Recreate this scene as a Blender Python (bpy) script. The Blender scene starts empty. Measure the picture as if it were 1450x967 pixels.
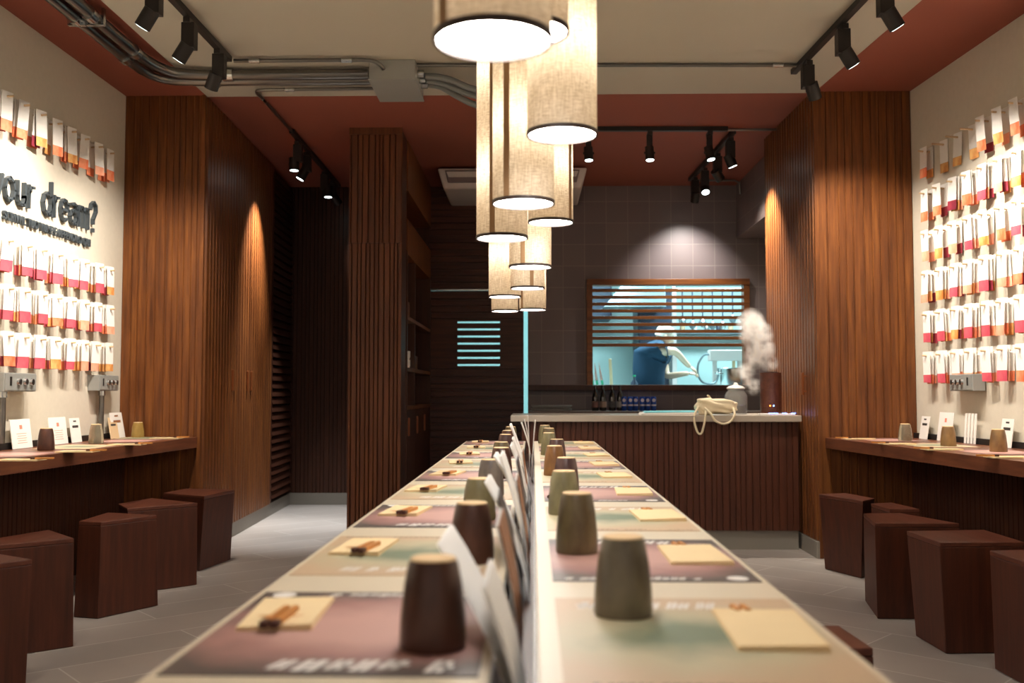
import bpy, bmesh, math, random
from mathutils import Vector, Matrix
PI = math.pi
S = bpy.context.scene
C = S.collection

# ------------------------------------------------------------------ camera
F, CX, CY, VX, VY, H = 1400.0, 725.0, 483.5, 755.0, 555.0, 1.06
yaw = math.atan((VX - CX) / F); pit = math.atan((VY - CY) / F)
cam = bpy.data.cameras.new('camera'); cam_o = bpy.data.objects.new('camera', cam); C.objects.link(cam_o)
cam_o.location = (0, 0, H); cam_o.rotation_euler = (PI / 2 + pit, 0, yaw)
cam.sensor_width = 36; cam.lens = 36 * F / 1450; cam.clip_start = .02
cam.dof.use_dof = True; cam.dof.focus_distance = 4.6; cam.dof.aperture_fstop = 3.4
S.camera = cam_o
_fw = Vector((-math.sin(yaw) * math.cos(pit), math.cos(yaw) * math.cos(pit), math.sin(pit)))
_rt = Vector((math.cos(yaw), math.sin(yaw), 0)); _up = _rt.cross(_fw)
def ray(px, py): return _rt * ((px - CX) / F) + _up * ((CY - py) / F) + _fw
def atz(px, py, z): d = ray(px, py); return Vector((0, 0, H)) + d * ((z - H) / d.z)
def aty(px, py, y): d = ray(px, py); return Vector((0, 0, H)) + d * (y / d.y)
def atx(px, py, x): d = ray(px, py); return Vector((0, 0, H)) + d * (x / d.x)

# ------------------------------------------------------------------ world, exposure
S.view_settings.view_transform = 'Standard'; S.view_settings.look = 'None'
S.view_settings.gamma = 1; S.view_settings.use_curve_mapping = False
S.view_settings.exposure = 1.0
W = bpy.data.worlds.new('world'); S.world = W; W.use_nodes = True
W.node_tree.nodes['Background'].inputs[0].default_value = (1.0, .82, .70, 1)
W.node_tree.nodes['Background'].inputs[1].default_value = .30
S.cycles.volume_bounces = 4
WARM = (1.0, .90, .78); SOFT = (1.0, .90, .78); COOL = (.62, .93, 1.0)
P_WALL, P_LAMP, P_BACK, P_KITCH = 72, 1.3, 22, 42

# ------------------------------------------------------------------ helpers
def srgb(r, g, b):
    f = lambda c: ((c / 255 + .055) / 1.055) ** 2.4 if c > 10 else c / 255 / 12.92
    return (f(r), f(g), f(b), 1)
class MB:
    def __init__(s): s.v = []; s.f = []; s.m = []; s.mi = 0
    def add(s, vs, fs):
        b = len(s.v); s.v += [tuple(v) for v in vs]
        for f in fs: s.f.append([b + i for i in f]); s.m.append(s.mi)
        return s
    def box(s, x0, x1, y0, y1, z0, z1):
        vs = [(x0,y0,z0),(x1,y0,z0),(x1,y1,z0),(x0,y1,z0),(x0,y0,z1),(x1,y0,z1),(x1,y1,z1),(x0,y1,z1)]
        return s.add(vs, [(0,3,2,1),(4,5,6,7),(0,1,5,4),(1,2,6,5),(2,3,7,6),(3,0,4,7)])
    def hexa(s, bot, top):   # two rings, counter-clockwise from above
        n = len(bot); vs = list(bot) + list(top)
        fs = [tuple(range(n - 1, -1, -1)), tuple(range(n, 2 * n))]
        for i in range(n): j = (i + 1) % n; fs.append((i, j, n + j, n + i))
        return s.add(vs, fs)
    def lathe(s, prof, n=24, c=(0, 0, 0), caps=True, R=None):
        vs = []; fs = []
        for r, z in prof:
            for i in range(n):
                a = 2 * PI * i / n; v = Vector((r * math.cos(a), r * math.sin(a), z))
                if R: v = R @ v
                vs.append(v + Vector(c))
        for k in range(len(prof) - 1):
            for i in range(n):
                j = (i + 1) % n; fs.append((k*n+i, k*n+j, (k+1)*n+j, (k+1)*n+i))
        if caps:
            fs.append(tuple(range(n - 1, -1, -1))); fs.append(tuple((len(prof)-1)*n + i for i in range(n)))
        return s.add(vs, fs)
    def cyl(s, p0, p1, r, n=14, r1=None):
        p0 = Vector(p0); d = Vector(p1) - p0
        R = d.to_track_quat('Z', 'Y').to_matrix()
        return s.lathe([(r, 0), (r if r1 is None else r1, d.length)], n, p0, True, R)
    def tube(s, pts, r, n=10):
        pts = [Vector(p) for p in pts]; vs = []; fs = []; ref = None
        for k, p in enumerate(pts):
            d = (pts[min(k+1, len(pts)-1)] - pts[max(k-1, 0)]).normalized()
            if ref is None: ref = Vector((0, 0, 1)) if abs(d.z) < .9 else Vector((1, 0, 0))
            u = d.cross(ref).normalized(); w = u.cross(d).normalized(); ref = w
            rr = r[k] if isinstance(r, (list, tuple)) else r
            for i in range(n):
                a = 2 * PI * i / n; vs.append(p + (u * math.cos(a) + w * math.sin(a)) * rr)
        for k in range(len(pts) - 1):
            for i in range(n): j = (i+1) % n; fs.append((k*n+i, k*n+j, (k+1)*n+j, (k+1)*n+i))
        fs.append(tuple(range(n-1, -1, -1))); fs.append(tuple((len(pts)-1)*n+i for i in range(n)))
        return s.add(vs, fs)
    def build(s, name, mats, parent=None, smooth=False, bevel=0, loc=None, label=None):
        me = bpy.data.meshes.new(name); me.from_pydata(s.v, [], s.f); me.update()
        if not isinstance(mats, (list, tuple)): mats = [mats]
        for m in mats: me.materials.append(m)
        bm = bmesh.new(); bm.from_mesh(me)
        for f, mi in zip(bm.faces, s.m): f.material_index = mi; f.smooth = smooth
        bmesh.ops.recalc_face_normals(bm, faces=bm.faces); bm.to_mesh(me); bm.free()
        if smooth:
            try: me.set_sharp_from_angle(angle=.7)
            except Exception: pass
        o = bpy.data.objects.new(name, me); C.objects.link(o)
        if parent: o.parent = parent
        if loc: o.location = loc
        if bevel:
            b = o.modifiers.new('bevel', 'BEVEL'); b.width = bevel; b.segments = 2; b.limit_method = 'ANGLE'
        if label: o['label'] = label
        return o
def tag(o, label, cat, group=None, kind=None):
    o['label'] = label; o['category'] = cat
    if group: o['group'] = group
    if kind: o['kind'] = kind
    return o
def thing(name, label, cat, loc=(0, 0, 0), rz=0, group=None):
    o = bpy.data.objects.new(name, None); C.objects.link(o); o.empty_display_size = .05
    o.location = loc; o.rotation_euler = (0, 0, rz); return tag(o, label, cat, group)
def struct(o): o['kind'] = 'structure'; return o
def smooth_pts(pts, n=6):
    pts = [Vector(p) for p in pts]; out = []
    for i in range(len(pts) - 1):
        p0, p1, p2, p3 = pts[max(i-1, 0)], pts[i], pts[i+1], pts[min(i+2, len(pts)-1)]
        for k in range(n):
            t = k / n
            out.append(.5 * ((2*p1) + (p2-p0)*t + (2*p0-5*p1+4*p2-p3)*t*t + (3*p1-p0-3*p2+p3)*t**3))
    return out + [pts[-1]]
ORD = ['first','second','third','fourth','fifth','sixth','seventh','eighth','ninth','tenth','eleventh','twelfth']

# ------------------------------------------------------------------ materials
def newmat(name):
    m = bpy.data.materials.new(name); m.use_nodes = True
    return m, m.node_tree.nodes, m.node_tree.links, m.node_tree.nodes['Principled BSDF']
def plain(name, col, rough=.6, metal=0, bump=0, bscale=80, var=0, vscale=6, spec=.5):
    m, N, L, B = newmat(name)
    B.inputs['Base Color'].default_value = col; B.inputs['Roughness'].default_value = rough
    B.inputs['Metallic'].default_value = metal; B.inputs['Specular IOR Level'].default_value = spec
    if var or bump:
        tc = N.new('ShaderNodeTexCoord')
    if var:
        nz = N.new('ShaderNodeTexNoise'); nz.inputs['Scale'].default_value = vscale; nz.inputs['Detail'].default_value = 5
        L.new(tc.outputs['Object'], nz.inputs['Vector'])
        mx = N.new('ShaderNodeMix'); mx.data_type = 'RGBA'
        mx.inputs['A'].default_value = tuple(c * (1 - var) for c in col[:3]) + (1,)
        mx.inputs['B'].default_value = tuple(min(1, c * (1 + var)) for c in col[:3]) + (1,)
        L.new(nz.outputs['Fac'], mx.inputs['Factor']); L.new(mx.outputs['Result'], B.inputs['Base Color'])
    if bump:
        n2 = N.new('ShaderNodeTexNoise'); n2.inputs['Scale'].default_value = bscale
        L.new(tc.outputs['Object'], n2.inputs['Vector'])
        bp = N.new('ShaderNodeBump'); bp.inputs['Strength'].default_value = bump; bp.inputs['Distance'].default_value = .002
        L.new(n2.outputs['Fac'], bp.inputs['Height']); L.new(bp.outputs['Normal'], B.inputs['Normal'])
    return m
def wood(name, c1, c2, c3, axis='z', rough=.42, plank=None, tex='Object'):
    m, N, L, B = newmat(name)
    tc = N.new('ShaderNodeTexCoord'); mp = N.new('ShaderNodeMapping')
    sc = {'z': (22, 22, 1.3), 'x': (1.3, 22, 22), 'y': (22, 1.3, 22)}[axis]
    mp.inputs['Scale'].default_value = sc; L.new(tc.outputs[tex], mp.inputs['Vector'])
    nz = N.new('ShaderNodeTexNoise'); nz.inputs['Scale'].default_value = 1.6; nz.inputs['Detail'].default_value = 8; nz.inputs['Roughness'].default_value = .65
    L.new(mp.outputs['Vector'], nz.inputs['Vector'])
    cr = N.new('ShaderNodeValToRGB'); cr.color_ramp.elements[0].position = .3; cr.color_ramp.elements[0].color = c1
    cr.color_ramp.elements[1].position = .72; cr.color_ramp.elements[1].color = c3
    e = cr.color_ramp.elements.new(.5); e.color = c2
    L.new(nz.outputs['Fac'], cr.inputs['Fac']); L.new(cr.outputs['Color'], B.inputs['Base Color'])
    B.inputs['Roughness'].default_value = rough; B.inputs['Specular IOR Level'].default_value = .35
    bp = N.new('ShaderNodeBump'); bp.inputs['Strength'].default_value = .12; bp.inputs['Distance'].default_value = .002
    L.new(nz.outputs['Fac'], bp.inputs['Height']); L.new(bp.outputs['Normal'], B.inputs['Normal'])
    return m
def emis(name, col, st):
    m, N, L, B = newmat(name); B.inputs['Base Color'].default_value = col
    B.inputs['Emission Color'].default_value = col; B.inputs['Emission Strength'].default_value = st; return m

M_WOOD = wood('brown stained oak', srgb(80,44,21), srgb(108,62,29), srgb(138,84,38))
M_WOODP = wood('pillar oak', srgb(74,40,22), srgb(94,52,28), srgb(114,66,36))
M_WOODH = wood('brown stained oak boards', srgb(52,28,20), srgb(74,40,28), srgb(92,52,34), 'x')
M_WOODD = wood('dark stained oak', srgb(54,29,19), srgb(66,36,23), srgb(78,43,27))
M_FRONT = wood('bar front oak', srgb(68,37,25), srgb(80,43,28), srgb(92,50,32))
M_FRAME = wood('hatch frame wood', srgb(90,48,22), srgb(118,68,30), srgb(140,84,38), 'x')
M_STOOL = wood('stool walnut', srgb(60,28,16), srgb(74,35,20), srgb(88,44,26), 'z', .5)
M_STOOLTOP = wood('stool top walnut', srgb(76,40,28), srgb(90,49,35), srgb(102,58,42), 'y', .4)
M_COUNTER = wood('counter walnut', srgb(86,50,36), srgb(108,64,44), srgb(126,78,52), 'y', .34)
M_WALL = plain('sand plaster', srgb(208,200,184), .85, bump=.25, bscale=160, var=.06, vscale=30)
M_TERRA = plain('terracotta paint', srgb(144,76,58), .8, var=.04, vscale=3)
M_WHITEC = plain('pale grey ceiling paint', srgb(178,172,158), .85, var=.03, vscale=2)
M_BLACK = plain('matt black metal', srgb(34,29,27), .5, .1)
M_PIPE = plain('galvanised conduit', srgb(128,126,122), .28, .95, var=.12, vscale=14)
M_STEEL = plain('brushed steel', srgb(196,200,200), .25, 1)
M_GREYBOX = plain('grey sheet metal', srgb(156,157,153), .5, .25, var=.05, vscale=9)
M_WHITEP = plain('white paper', srgb(240,236,230), .7)
M_IVORY = plain('folded cream napkin', srgb(238,212,164), .9, bump=.15, bscale=220, var=.03, vscale=20)
M_CREAM = plain('cream table laminate', srgb(222,208,182), .38, var=.03, vscale=5)
M_STICK = plain('pale chopstick wood', srgb(204,136,66), .5, var=.15, vscale=60)
M_TIP = plain('burnt chopstick tip', srgb(70,34,20), .5)
M_PRINT = plain('white print', srgb(236,230,222), .6)
M_PRINTD = plain('grey brown print', srgb(120,104,88), .6)
M_BASEB = plain('stone grey skirting', srgb(136,130,120), .5, var=.05)
M_BARTOP = plain('pale stone bar top', srgb(176,164,148), .3, var=.04)
M_LETTER = plain('slate letter board', srgb(66,74,80), .5, .1)
M_PEG = plain('beech peg', srgb(214,184,146), .6)
M_GLASSD = plain('dark bottle glass', srgb(26,18,15), .12, spec=.8)
M_PLASTIC = plain('white plastic', srgb(205,196,192), .45)
M_GREYP = plain('grey vent', srgb(118,104,104), .5)
def glass(name, col, rough=.03, ior=1.45):
    m, N, L, B = newmat(name); B.inputs['Base Color'].default_value = col; B.inputs['Roughness'].default_value = rough
    B.inputs['Transmission Weight'].default_value = 1; B.inputs['IOR'].default_value = ior; return m
M_JAR = plain('clear jar glass', (.42, .42, .40, 1), .05, spec=.8); M_JAR.node_tree.nodes['Principled BSDF'].inputs['Alpha'].default_value = .28

def tile_mat():
    m, N, L, B = newmat('plum grey wall tiles')
    tc = N.new('ShaderNodeTexCoord'); sp = N.new('ShaderNodeSeparateXYZ'); cb = N.new('ShaderNodeCombineXYZ')
    L.new(tc.outputs['Object'], sp.inputs[0])
    ad = N.new('ShaderNodeMath'); L.new(sp.outputs['X'], ad.inputs[0]); L.new(sp.outputs['Y'], ad.inputs[1])
    L.new(ad.outputs[0], cb.inputs['X']); L.new(sp.outputs['Z'], cb.inputs['Y'])
    br = N.new('ShaderNodeTexBrick'); br.offset = 0; br.squash = 1
    br.inputs['Color1'].default_value = srgb(122,108,106); br.inputs['Color2'].default_value = srgb(114,100,100)
    br.inputs['Mortar'].default_value = srgb(140,128,122); br.inputs['Scale'].default_value = 1
    br.inputs['Mortar Size'].default_value = .003; br.inputs['Brick Width'].default_value = .205; br.inputs['Row Height'].default_value = .205
    L.new(cb.outputs[0], br.inputs['Vector']); L.new(br.outputs['Color'], B.inputs['Base Color'])
    B.inputs['Roughness'].default_value = .45
    bp = N.new('ShaderNodeBump'); bp.inputs['Strength'].default_value = .3; bp.inputs['Distance'].default_value = .002; bp.invert = True
    L.new(br.outputs['Fac'], bp.inputs['Height']); L.new(bp.outputs['Normal'], B.inputs['Normal']); return m
M_TILE = tile_mat()
def floor_mat():
    m, N, L, B = newmat('grey stone plank floor')
    tc = N.new('ShaderNodeTexCoord'); sp = N.new('ShaderNodeSeparateXYZ'); L.new(tc.outputs['Object'], sp.inputs[0])
    ab = N.new('ShaderNodeMath'); ab.operation = 'ABSOLUTE'; L.new(sp.outputs['X'], ab.inputs[0])
    cb = N.new('ShaderNodeCombineXYZ'); L.new(ab.outputs[0], cb.inputs['X']); L.new(sp.outputs['Y'], cb.inputs['Y'])
    mp = N.new('ShaderNodeMapping'); mp.inputs['Rotation'].default_value = (0, 0, math.radians(42)); L.new(cb.outputs[0], mp.inputs['Vector'])
    br = N.new('ShaderNodeTexBrick'); br.offset = .5
    br.inputs['Color1'].default_value = srgb(168,158,150); br.inputs['Color2'].default_value = srgb(158,149,141)
    br.inputs['Mortar'].default_value = srgb(196,192,184); br.inputs['Scale'].default_value = 1
    br.inputs['Mortar Size'].default_value = .0035; br.inputs['Brick Width'].default_value = 1.2; br.inputs['Row Height'].default_value = .29
    L.new(mp.outputs[0], br.inputs['Vector'])
    nz = N.new('ShaderNodeTexNoise'); nz.inputs['Scale'].default_value = 5; nz.inputs['Detail'].default_value = 8
    L.new(tc.outputs['Object'], nz.inputs['Vector'])
    mx = N.new('ShaderNodeMix'); mx.data_type = 'RGBA'; mx.blend_type = 'MULTIPLY'; mx.inputs['Factor'].default_value = .15
    L.new(br.outputs['Color'], mx.inputs['A']); L.new(nz.outputs['Fac'], mx.inputs['B'])
    L.new(mx.outputs['Result'], B.inputs['Base Color']); B.inputs['Roughness'].default_value = .42
    return m
M_FLOOR = floor_mat()
def linen():
    m, N, L, B = newmat('linen lamp shade'); out = N['Material Output']
    tc = N.new('ShaderNodeTexCoord'); cols = []
    for sc in ((60, 60, 420), (420, 420, 30)):
        mp = N.new('ShaderNodeMapping'); mp.inputs['Scale'].default_value = sc; L.new(tc.outputs['Object'], mp.inputs['Vector'])
        nz = N.new('ShaderNodeTexNoise'); nz.inputs['Scale'].default_value = 1; nz.inputs['Detail'].default_value = 2
        L.new(mp.outputs[0], nz.inputs['Vector']); cols.append(nz)
    ad = N.new('ShaderNodeMath'); L.new(cols[0].outputs['Fac'], ad.inputs[0]); L.new(cols[1].outputs['Fac'], ad.inputs[1])
    cr = N.new('ShaderNodeValToRGB'); cr.color_ramp.elements[0].position = .75 / 2; cr.color_ramp.elements[1].position = 1.25 / 2
    hv = N.new('ShaderNodeMath'); hv.operation = 'MULTIPLY'; hv.inputs[1].default_value = .5; L.new(ad.outputs[0], hv.inputs[0]); L.new(hv.outputs[0], cr.inputs['Fac'])
    cr.color_ramp.elements[0].color = srgb(196,180,154); cr.color_ramp.elements[1].color = srgb(240,230,212)
    df = N.new('ShaderNodeBsdfDiffuse'); tr = N.new('ShaderNodeBsdfTranslucent'); ms = N.new('ShaderNodeMixShader'); ms.inputs[0].default_value = .5
    for b in (df, tr): L.new(cr.outputs['Color'], b.inputs['Color'])
    L.new(df.outputs[0], ms.inputs[1]); L.new(tr.outputs[0], ms.inputs[2]); L.new(ms.outputs[0], out.inputs['Surface']); return m
M_LINEN = linen()
M_DIFFUSER = emis('lamp diffuser', (1, .95, .90, 1), 26)
M_LENS = emis('spot lens', (.80, 1, .98, 1), 6)
M_SHADERIM = plain('shade trim', srgb(48,34,28), .6)
M_SEAM = plain('shade seam tape', srgb(150,116,80), .8)

# ------------------------------------------------------------------ room
CZ = 3.02; YC = 6.4; YB = 9.35; YK = 12.6
XL = -2.70
def xr(y): return 2.46 + .065 * (YC - y)
YN = -2.2
struct(MB().box(-3.0, 3.4, YN, 13, -.1, 0).build('floor', M_FLOOR))
struct(MB().box(XL - .15, XL, YN, YB + .15, 0, CZ).build('wall_left', M_WALL))
b = MB(); b.hexa([(xr(YN), YN, 0), (xr(YN)+.15, YN, 0), (xr(YC+3)+.15, YB+.1, 0), (xr(YC+3), YB+.1, 0)],
                 [(xr(YN), YN, CZ), (xr(YN)+.15, YN, CZ), (xr(YC+3)+.15, YB+.1, CZ), (xr(YC+3), YB+.1, CZ)])
struct(b.build('wall_right', M_WALL))
struct(MB().box(-2.9, 3.2, YN, YB + .2, CZ, CZ + .1).build('ceiling', M_TERRA))
b = MB(); xwl, xwr = -2.15, lambda y: 1.83 + .07 * (YC - y)
b.hexa([(xwl + .0, YN, CZ-.012), (xwr(YN), YN, CZ-.012), (xwr(YC), YC, CZ-.012), (xwl, YC, CZ-.012)],
       [(xwl + .0, YN, CZ-.001), (xwr(YN), YN, CZ-.001), (xwr(YC), YC, CZ-.001), (xwl, YC, CZ-.001)])
struct(b.build('ceiling_panel', M_WHITEC))

random.seed(4)
def ribbed(name, a, bb, z0, z1, widths, depth, mat, groove=.005, horizontal=False, parent=None, thick=.02, chamfer=.003):
    """panel with milled ribs between plan points a and b; ribs stick out to the left of a->b"""
    a = Vector((a[0], a[1], 0)); bb = Vector((bb[0], bb[1], 0)); d = (bb - a); Ln = d.length; d.normalize()
    n = Vector((-d.y, d.x, 0)); prof = [(0, -thick)]; t = 0; tot = (z1 - z0) if horizontal else Ln
    first = True
    while t < tot - 1e-4:
        w = random.uniform(*widths); w = min(w, tot - t)
        if tot - t - w < widths[0] * .4: w = tot - t
        g = min(groove, w * .4)
        prof += [(t, 0), (t + g*.5, 0), (t + g*.5 + chamfer, depth), (t + w - g*.5 - chamfer, depth), (t + w - g*.5, 0)]
        t += w
    prof += [(tot, 0), (tot, -thick)]
    mb = MB(); vs = []; k = len(prof)
    for e in (0, 1):
        for (s_, q) in prof:
            if horizontal: p = a + d * (Ln * e) + n * q + Vector((0, 0, z0 + s_))
            else: p = a + d * s_ + n * q + Vector((0, 0, z0 + (z1 - z0) * e))
            vs.append(p)
    fs = [(i, (i + 1) % k, k + (i + 1) % k, k + i) for i in range(k)] + [tuple(range(k)), tuple(range(2*k-1, k-1, -1))]
    mb.add(vs, fs); o = mb.build(name, mat, parent)
    return o
# left wardrobe block: front face to the camera, ribbed side along the passage
BB = .11
struct(MB().hexa([(XL, YC+.02, BB), (-2.2, YC+.02, BB), (-2.355, YB, BB), (XL, YB, BB)], [(XL, YC+.02, CZ), (-2.2, YC+.02, CZ), (-2.355, YB, CZ), (XL, YB, CZ)]).build('wall_left_block', M_WOODD))
struct(ribbed('wall_left_column', (-2.165, YC + .015), (XL, YC + .015), .0, CZ, (.035, .065), .006, M_WOOD))
struct(MB().box(-2.185, -2.16, YC - .005, YC + .02, 0, CZ).build('trim_1', M_WOOD, bevel=.002))
sx = lambda y: -2.17 - .045 * (y - YC)
pan = thing('wardrobe', 'tall ribbed brown wardrobe along the left passage with three bar handles', 'wardrobe', (sx(YC), YC + .02, 0))
def wl(y): return (sx(y) - sx(YC), y - YC - .02)
doors = [(6.42, 7.18), (7.18, 7.62), (7.62, 8.42)]
for i, (y0, y1) in enumerate(doors):
    d = ribbed('door', wl(y1 - .003), wl(y0 + .003), BB, CZ - .01, (.0745, .075), .022, M_WOOD, .014, parent=pan)
hz0, hz1 = 1.07, 1.22
dkids = [c for c in pan.children]
for (px, k) in ((340, 0), (360, 1), (368, 2)):
    p = atx(px, 540, sx(7.7)); y = {0: 7.12, 1: 7.56, 2: 7.68}[k]
    q = wl(y); m = MB().box(q[0] + .022, q[0] + .036, q[1] - .012, q[1] + .012, hz0, hz1)
    for z in (hz0 + .02, hz1 - .02): m.box(q[0] + .005, q[0] + .024, q[1] - .006, q[1] + .006, z - .006, z + .006)
    m.build('handle', plain('bronze handle', srgb(150,88,48), .35, .6), dkids[k], bevel=.002)
# louvred end
lv = MB(); q0 = wl(8.44); q1 = wl(9.33)
lv.box(q0[0] - .03, q0[0] + .012, q0[1], q0[1] + .05, BB, CZ - .01)
z = .14
while z < 2.95:
    lv.hexa([(q0[0]-.02, q0[1]+.05, z), (q0[0]+.018, q0[1]+.05, z), (q1[0]+.018, q1[1], z), (q1[0]-.02, q1[1], z)],
            [(q0[0]-.02, q0[1]+.05, z+.06), (q0[0]+.004, q0[1]+.05, z+.052), (q1[0]+.004, q1[1], z+.052), (q1[0]-.02, q1[1], z+.06)]); z += .068
lv.build('louvred_panel', M_WOODD, pan)
struct(MB().hexa([(sx(YC)-.05, YC+.0, 0), (sx(YC)+.004, YC+.0, 0), (sx(YB)+.004, YB, 0), (sx(YB)-.05, YB, 0)],
          [(sx(YC)-.05, YC+.0, BB-.004), (sx(YC)+.004, YC+.0, BB-.004), (sx(YB)+.004, YB, BB-.004), (sx(YB)-.05, YB, BB-.004)]).build('baseboard_left', M_BASEB))
# back wall left of the pillar, vertical ribs
XP0, XP1, YP = -1.36, -.97, 7.22
struct(ribbed('wall_back_left', (-1.30, YB), (-2.35, YB), BB, CZ, (.03, .05), .012, M_WOODD))
struct(MB().box(-2.32, -1.3, YB - .016, YB + .02, 0, BB).build('baseboard_back', M_BASEB))
# pillar
struct(MB().box(XP0 + .01, XP1 - .01, YP + .015, YP + .36, 0, CZ).build('wall_pillar_core', M_WOODD))
struct(ribbed('wall_pillar', (XP1, YP + .015), (XP0, YP + .015), 0, 2.155, (.025, .05), .005, M_WOODP, .004))
struct(ribbed('wall_pillar_top', (XP1, YP + .015), (XP0, YP + .015), 2.16, CZ, (.025, .05), .005, M_WOODP, .004))
struct(MB().box(XP0 - .002, XP1 + .002, YP + .004, YP + .02, CZ - .05, CZ).build('trim_2', M_WOODP))
# bookcase behind the pillar, open towards the bar
by0, by1 = YP + .362, YB - .03
bk = thing('bookcase', 'dark built-in wooden bookcase behind the slatted pillar, cupboard doors below', 'bookcase', (XP0, by0, 0))
D = XP1 - XP0; LY = by1 - by0
MB().box(0, .02, 0, LY, 0, 2.9).build('back_panel', M_WOODD, bk)
MB().box(.02, D, 0, .03, 0, 2.155).build('side_panel', M_WOODD, bk); MB().box(.02, D, LY - .03, LY, 0, 2.155).build('side_panel', M_WOODD, bk)
for z in (.92, 1.22, 1.62): MB().box(.02, D, .03, LY - .03, z, z + .03).build('shelf', M_WOOD, bk, bevel=.002)
MB().box(.02, D, .5, .53, .95, 2.12).build('divider', M_WOODD, bk)
MB().box(.02, D, 0, LY, 2.125, 2.4).build('top_panel', M_WOOD, bk, bevel=.002)
MB().box(.02, D, 0, LY, 2.62, CZ - .01).build('upper_box', M_WOOD, bk, bevel=.002)
for k in range(3):
    y0 = .035 + k * (LY - .07) / 3; y1 = y0 + (LY - .07) / 3 - .006
    d = MB().box(D - .02, D, y0, y1, .1, .915).build('door', M_WOODD, bk, bevel=.002)
    MB().box(D, D + .015, y0 + .04, y0 + .07, .72, .86).build('handle', plain('bronze bar pull', srgb(128,70,40), .4, .5), d)
for i, (px, pz, r, h, mt, nm, lb) in enumerate([
    (574, 1.25, .045, .085, M_WHITEP, 'cup', 'white cup stack at the front of the low bookcase shelf'),
    (585, 1.25, .042, .075, M_WHITEP, 'cup', 'white cups behind the front cup stack on the low bookcase shelf')]):
    y = YP + .5 + i * .28
    o = MB()
    for k in range(2): o.lathe([(r * .8, .0 + k * h * .95), (r, h * .3 + k * h * .95), (r, h * .93 + k * h * .95), (r*.92, h * .93 + k*h*.95)], 20)
    tag(o.build(nm, mt, smooth=True, loc=(XP1 - .07, y, pz - .0)), lb, 'cups')
tag(MB().lathe([(.03, 0), (.03, .11), (.012, .15), (.012, .19)], 16).build('bottle', M_GLASSD, smooth=True, loc=(XP1 - .09, 8.35, 1.65)), 'small dark bottle on the upper bookcase shelf', 'bottle')
tag(MB().box(-.06, .06, -.1, .1, 0, .14).build('wooden_box', M_WOOD, bevel=.004, loc=(XP1 - .1, 7.95, 1.25 + .40)), 'brown wooden box on the upper bookcase shelf behind the pillar', 'box')
tag(MB().box(-.06, .06, -.12, .12, 0, .12).build('wooden_box', M_WOOD, bevel=.004, loc=(XP1 - .1, 8.5, 1.25)), 'brown wooden box at the back of the low bookcase shelf', 'box')

# back wall with slatted boards + door
struct(ribbed('wall_back_boards', (-.09, YB), (-.99, YB), 2.035, CZ, (.0625, .063), .018, M_WOODH, .012, True))
dr = thing('slatted_door', 'dark slatted wooden door with seven lit window slots, back wall', 'door', (-.99, YB, 0)); del dr['category']; del dr['label']
dr.name = 'door_1'; struct(dr)
wx0, wx1, wz0, wz1 = -.717 + .99, -.314 + .99, 1.315, 1.72
lo = lambda x: (x, 0)
ribbed('door_leaf_lower', (.90, 0), (0.01, 0), .01, wz0 - .03, (.0625, .063), .016, M_WOODH, .012, True, dr)
ribbed('door_leaf_upper', (.90, 0), (0.01, 0), wz1 + .03, 2.02, (.0625, .063), .016, M_WOODH, .012, True, dr)
MB().box(.01, wx0, -.016, .02, wz0 - .03, wz1 + .03).build('stile', M_WOODH, dr); MB().box(wx1, .90, -.016, .02, wz0 - .03, wz1 + .03).build('stile', M_WOODH, dr)
n = 7; pitch = (wz1 - wz0) / (n - 1)
for k in range(n + 1):
    zc = wz0 + (k - .5) * pitch
    a0 = zc - pitch * .36; a1 = zc + pitch * .36
    if k == 0: a0 = wz0 - .03
    if k == n: a1 = wz1 + .03
    MB().box(wx0, wx1, -.016, .02, a0, a1).build('slat', M_WOODH, dr)
for z in (.65, 1.75): MB().box(.0, .02, -.03, -.012, z, z + .16).build('hinge', M_BLACK, dr)
struct(MB().box(-1.0, -.08, YB - .012, YB + .02, 2.022, 2.034).build('trim_gap_light', M_STEEL))  # pale strip standing in for the light through the gap above the door
# tiled wall with the kitchen hatch and the glazed slit
HX0, HX1, HZ0, HZ1 = .505, 2.035, 1.11, 2.112
t = MB()
for bx in ((-.05, HX0, 0, CZ), (HX0, HX1, 0, HZ0), (HX0, HX1, HZ1, CZ), (HX1, 2.9, 0, CZ), (-.09, -.05, 1.90, CZ)):
    t.box(bx[0], bx[1], YB, YB + .12, bx[2], bx[3])
struct(t.build('wall_back_tiles', M_TILE))
struct(MB().box(-2.9, -.99, YB + .02, YB + .12, 0, CZ).build('wall_back', M_WOODD))
struct(MB().box(-.086, -.052, YB + .04, YB + .048, .8, 1.90).build('window_1', glass('slit glass', (.8, .95, .95, 1), .25, 1.2)))
struct(MB().box(-.99, -.09, YB + .02, YB + .12, 2.035, CZ).build('wall_back_core', M_WOODD))
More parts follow.
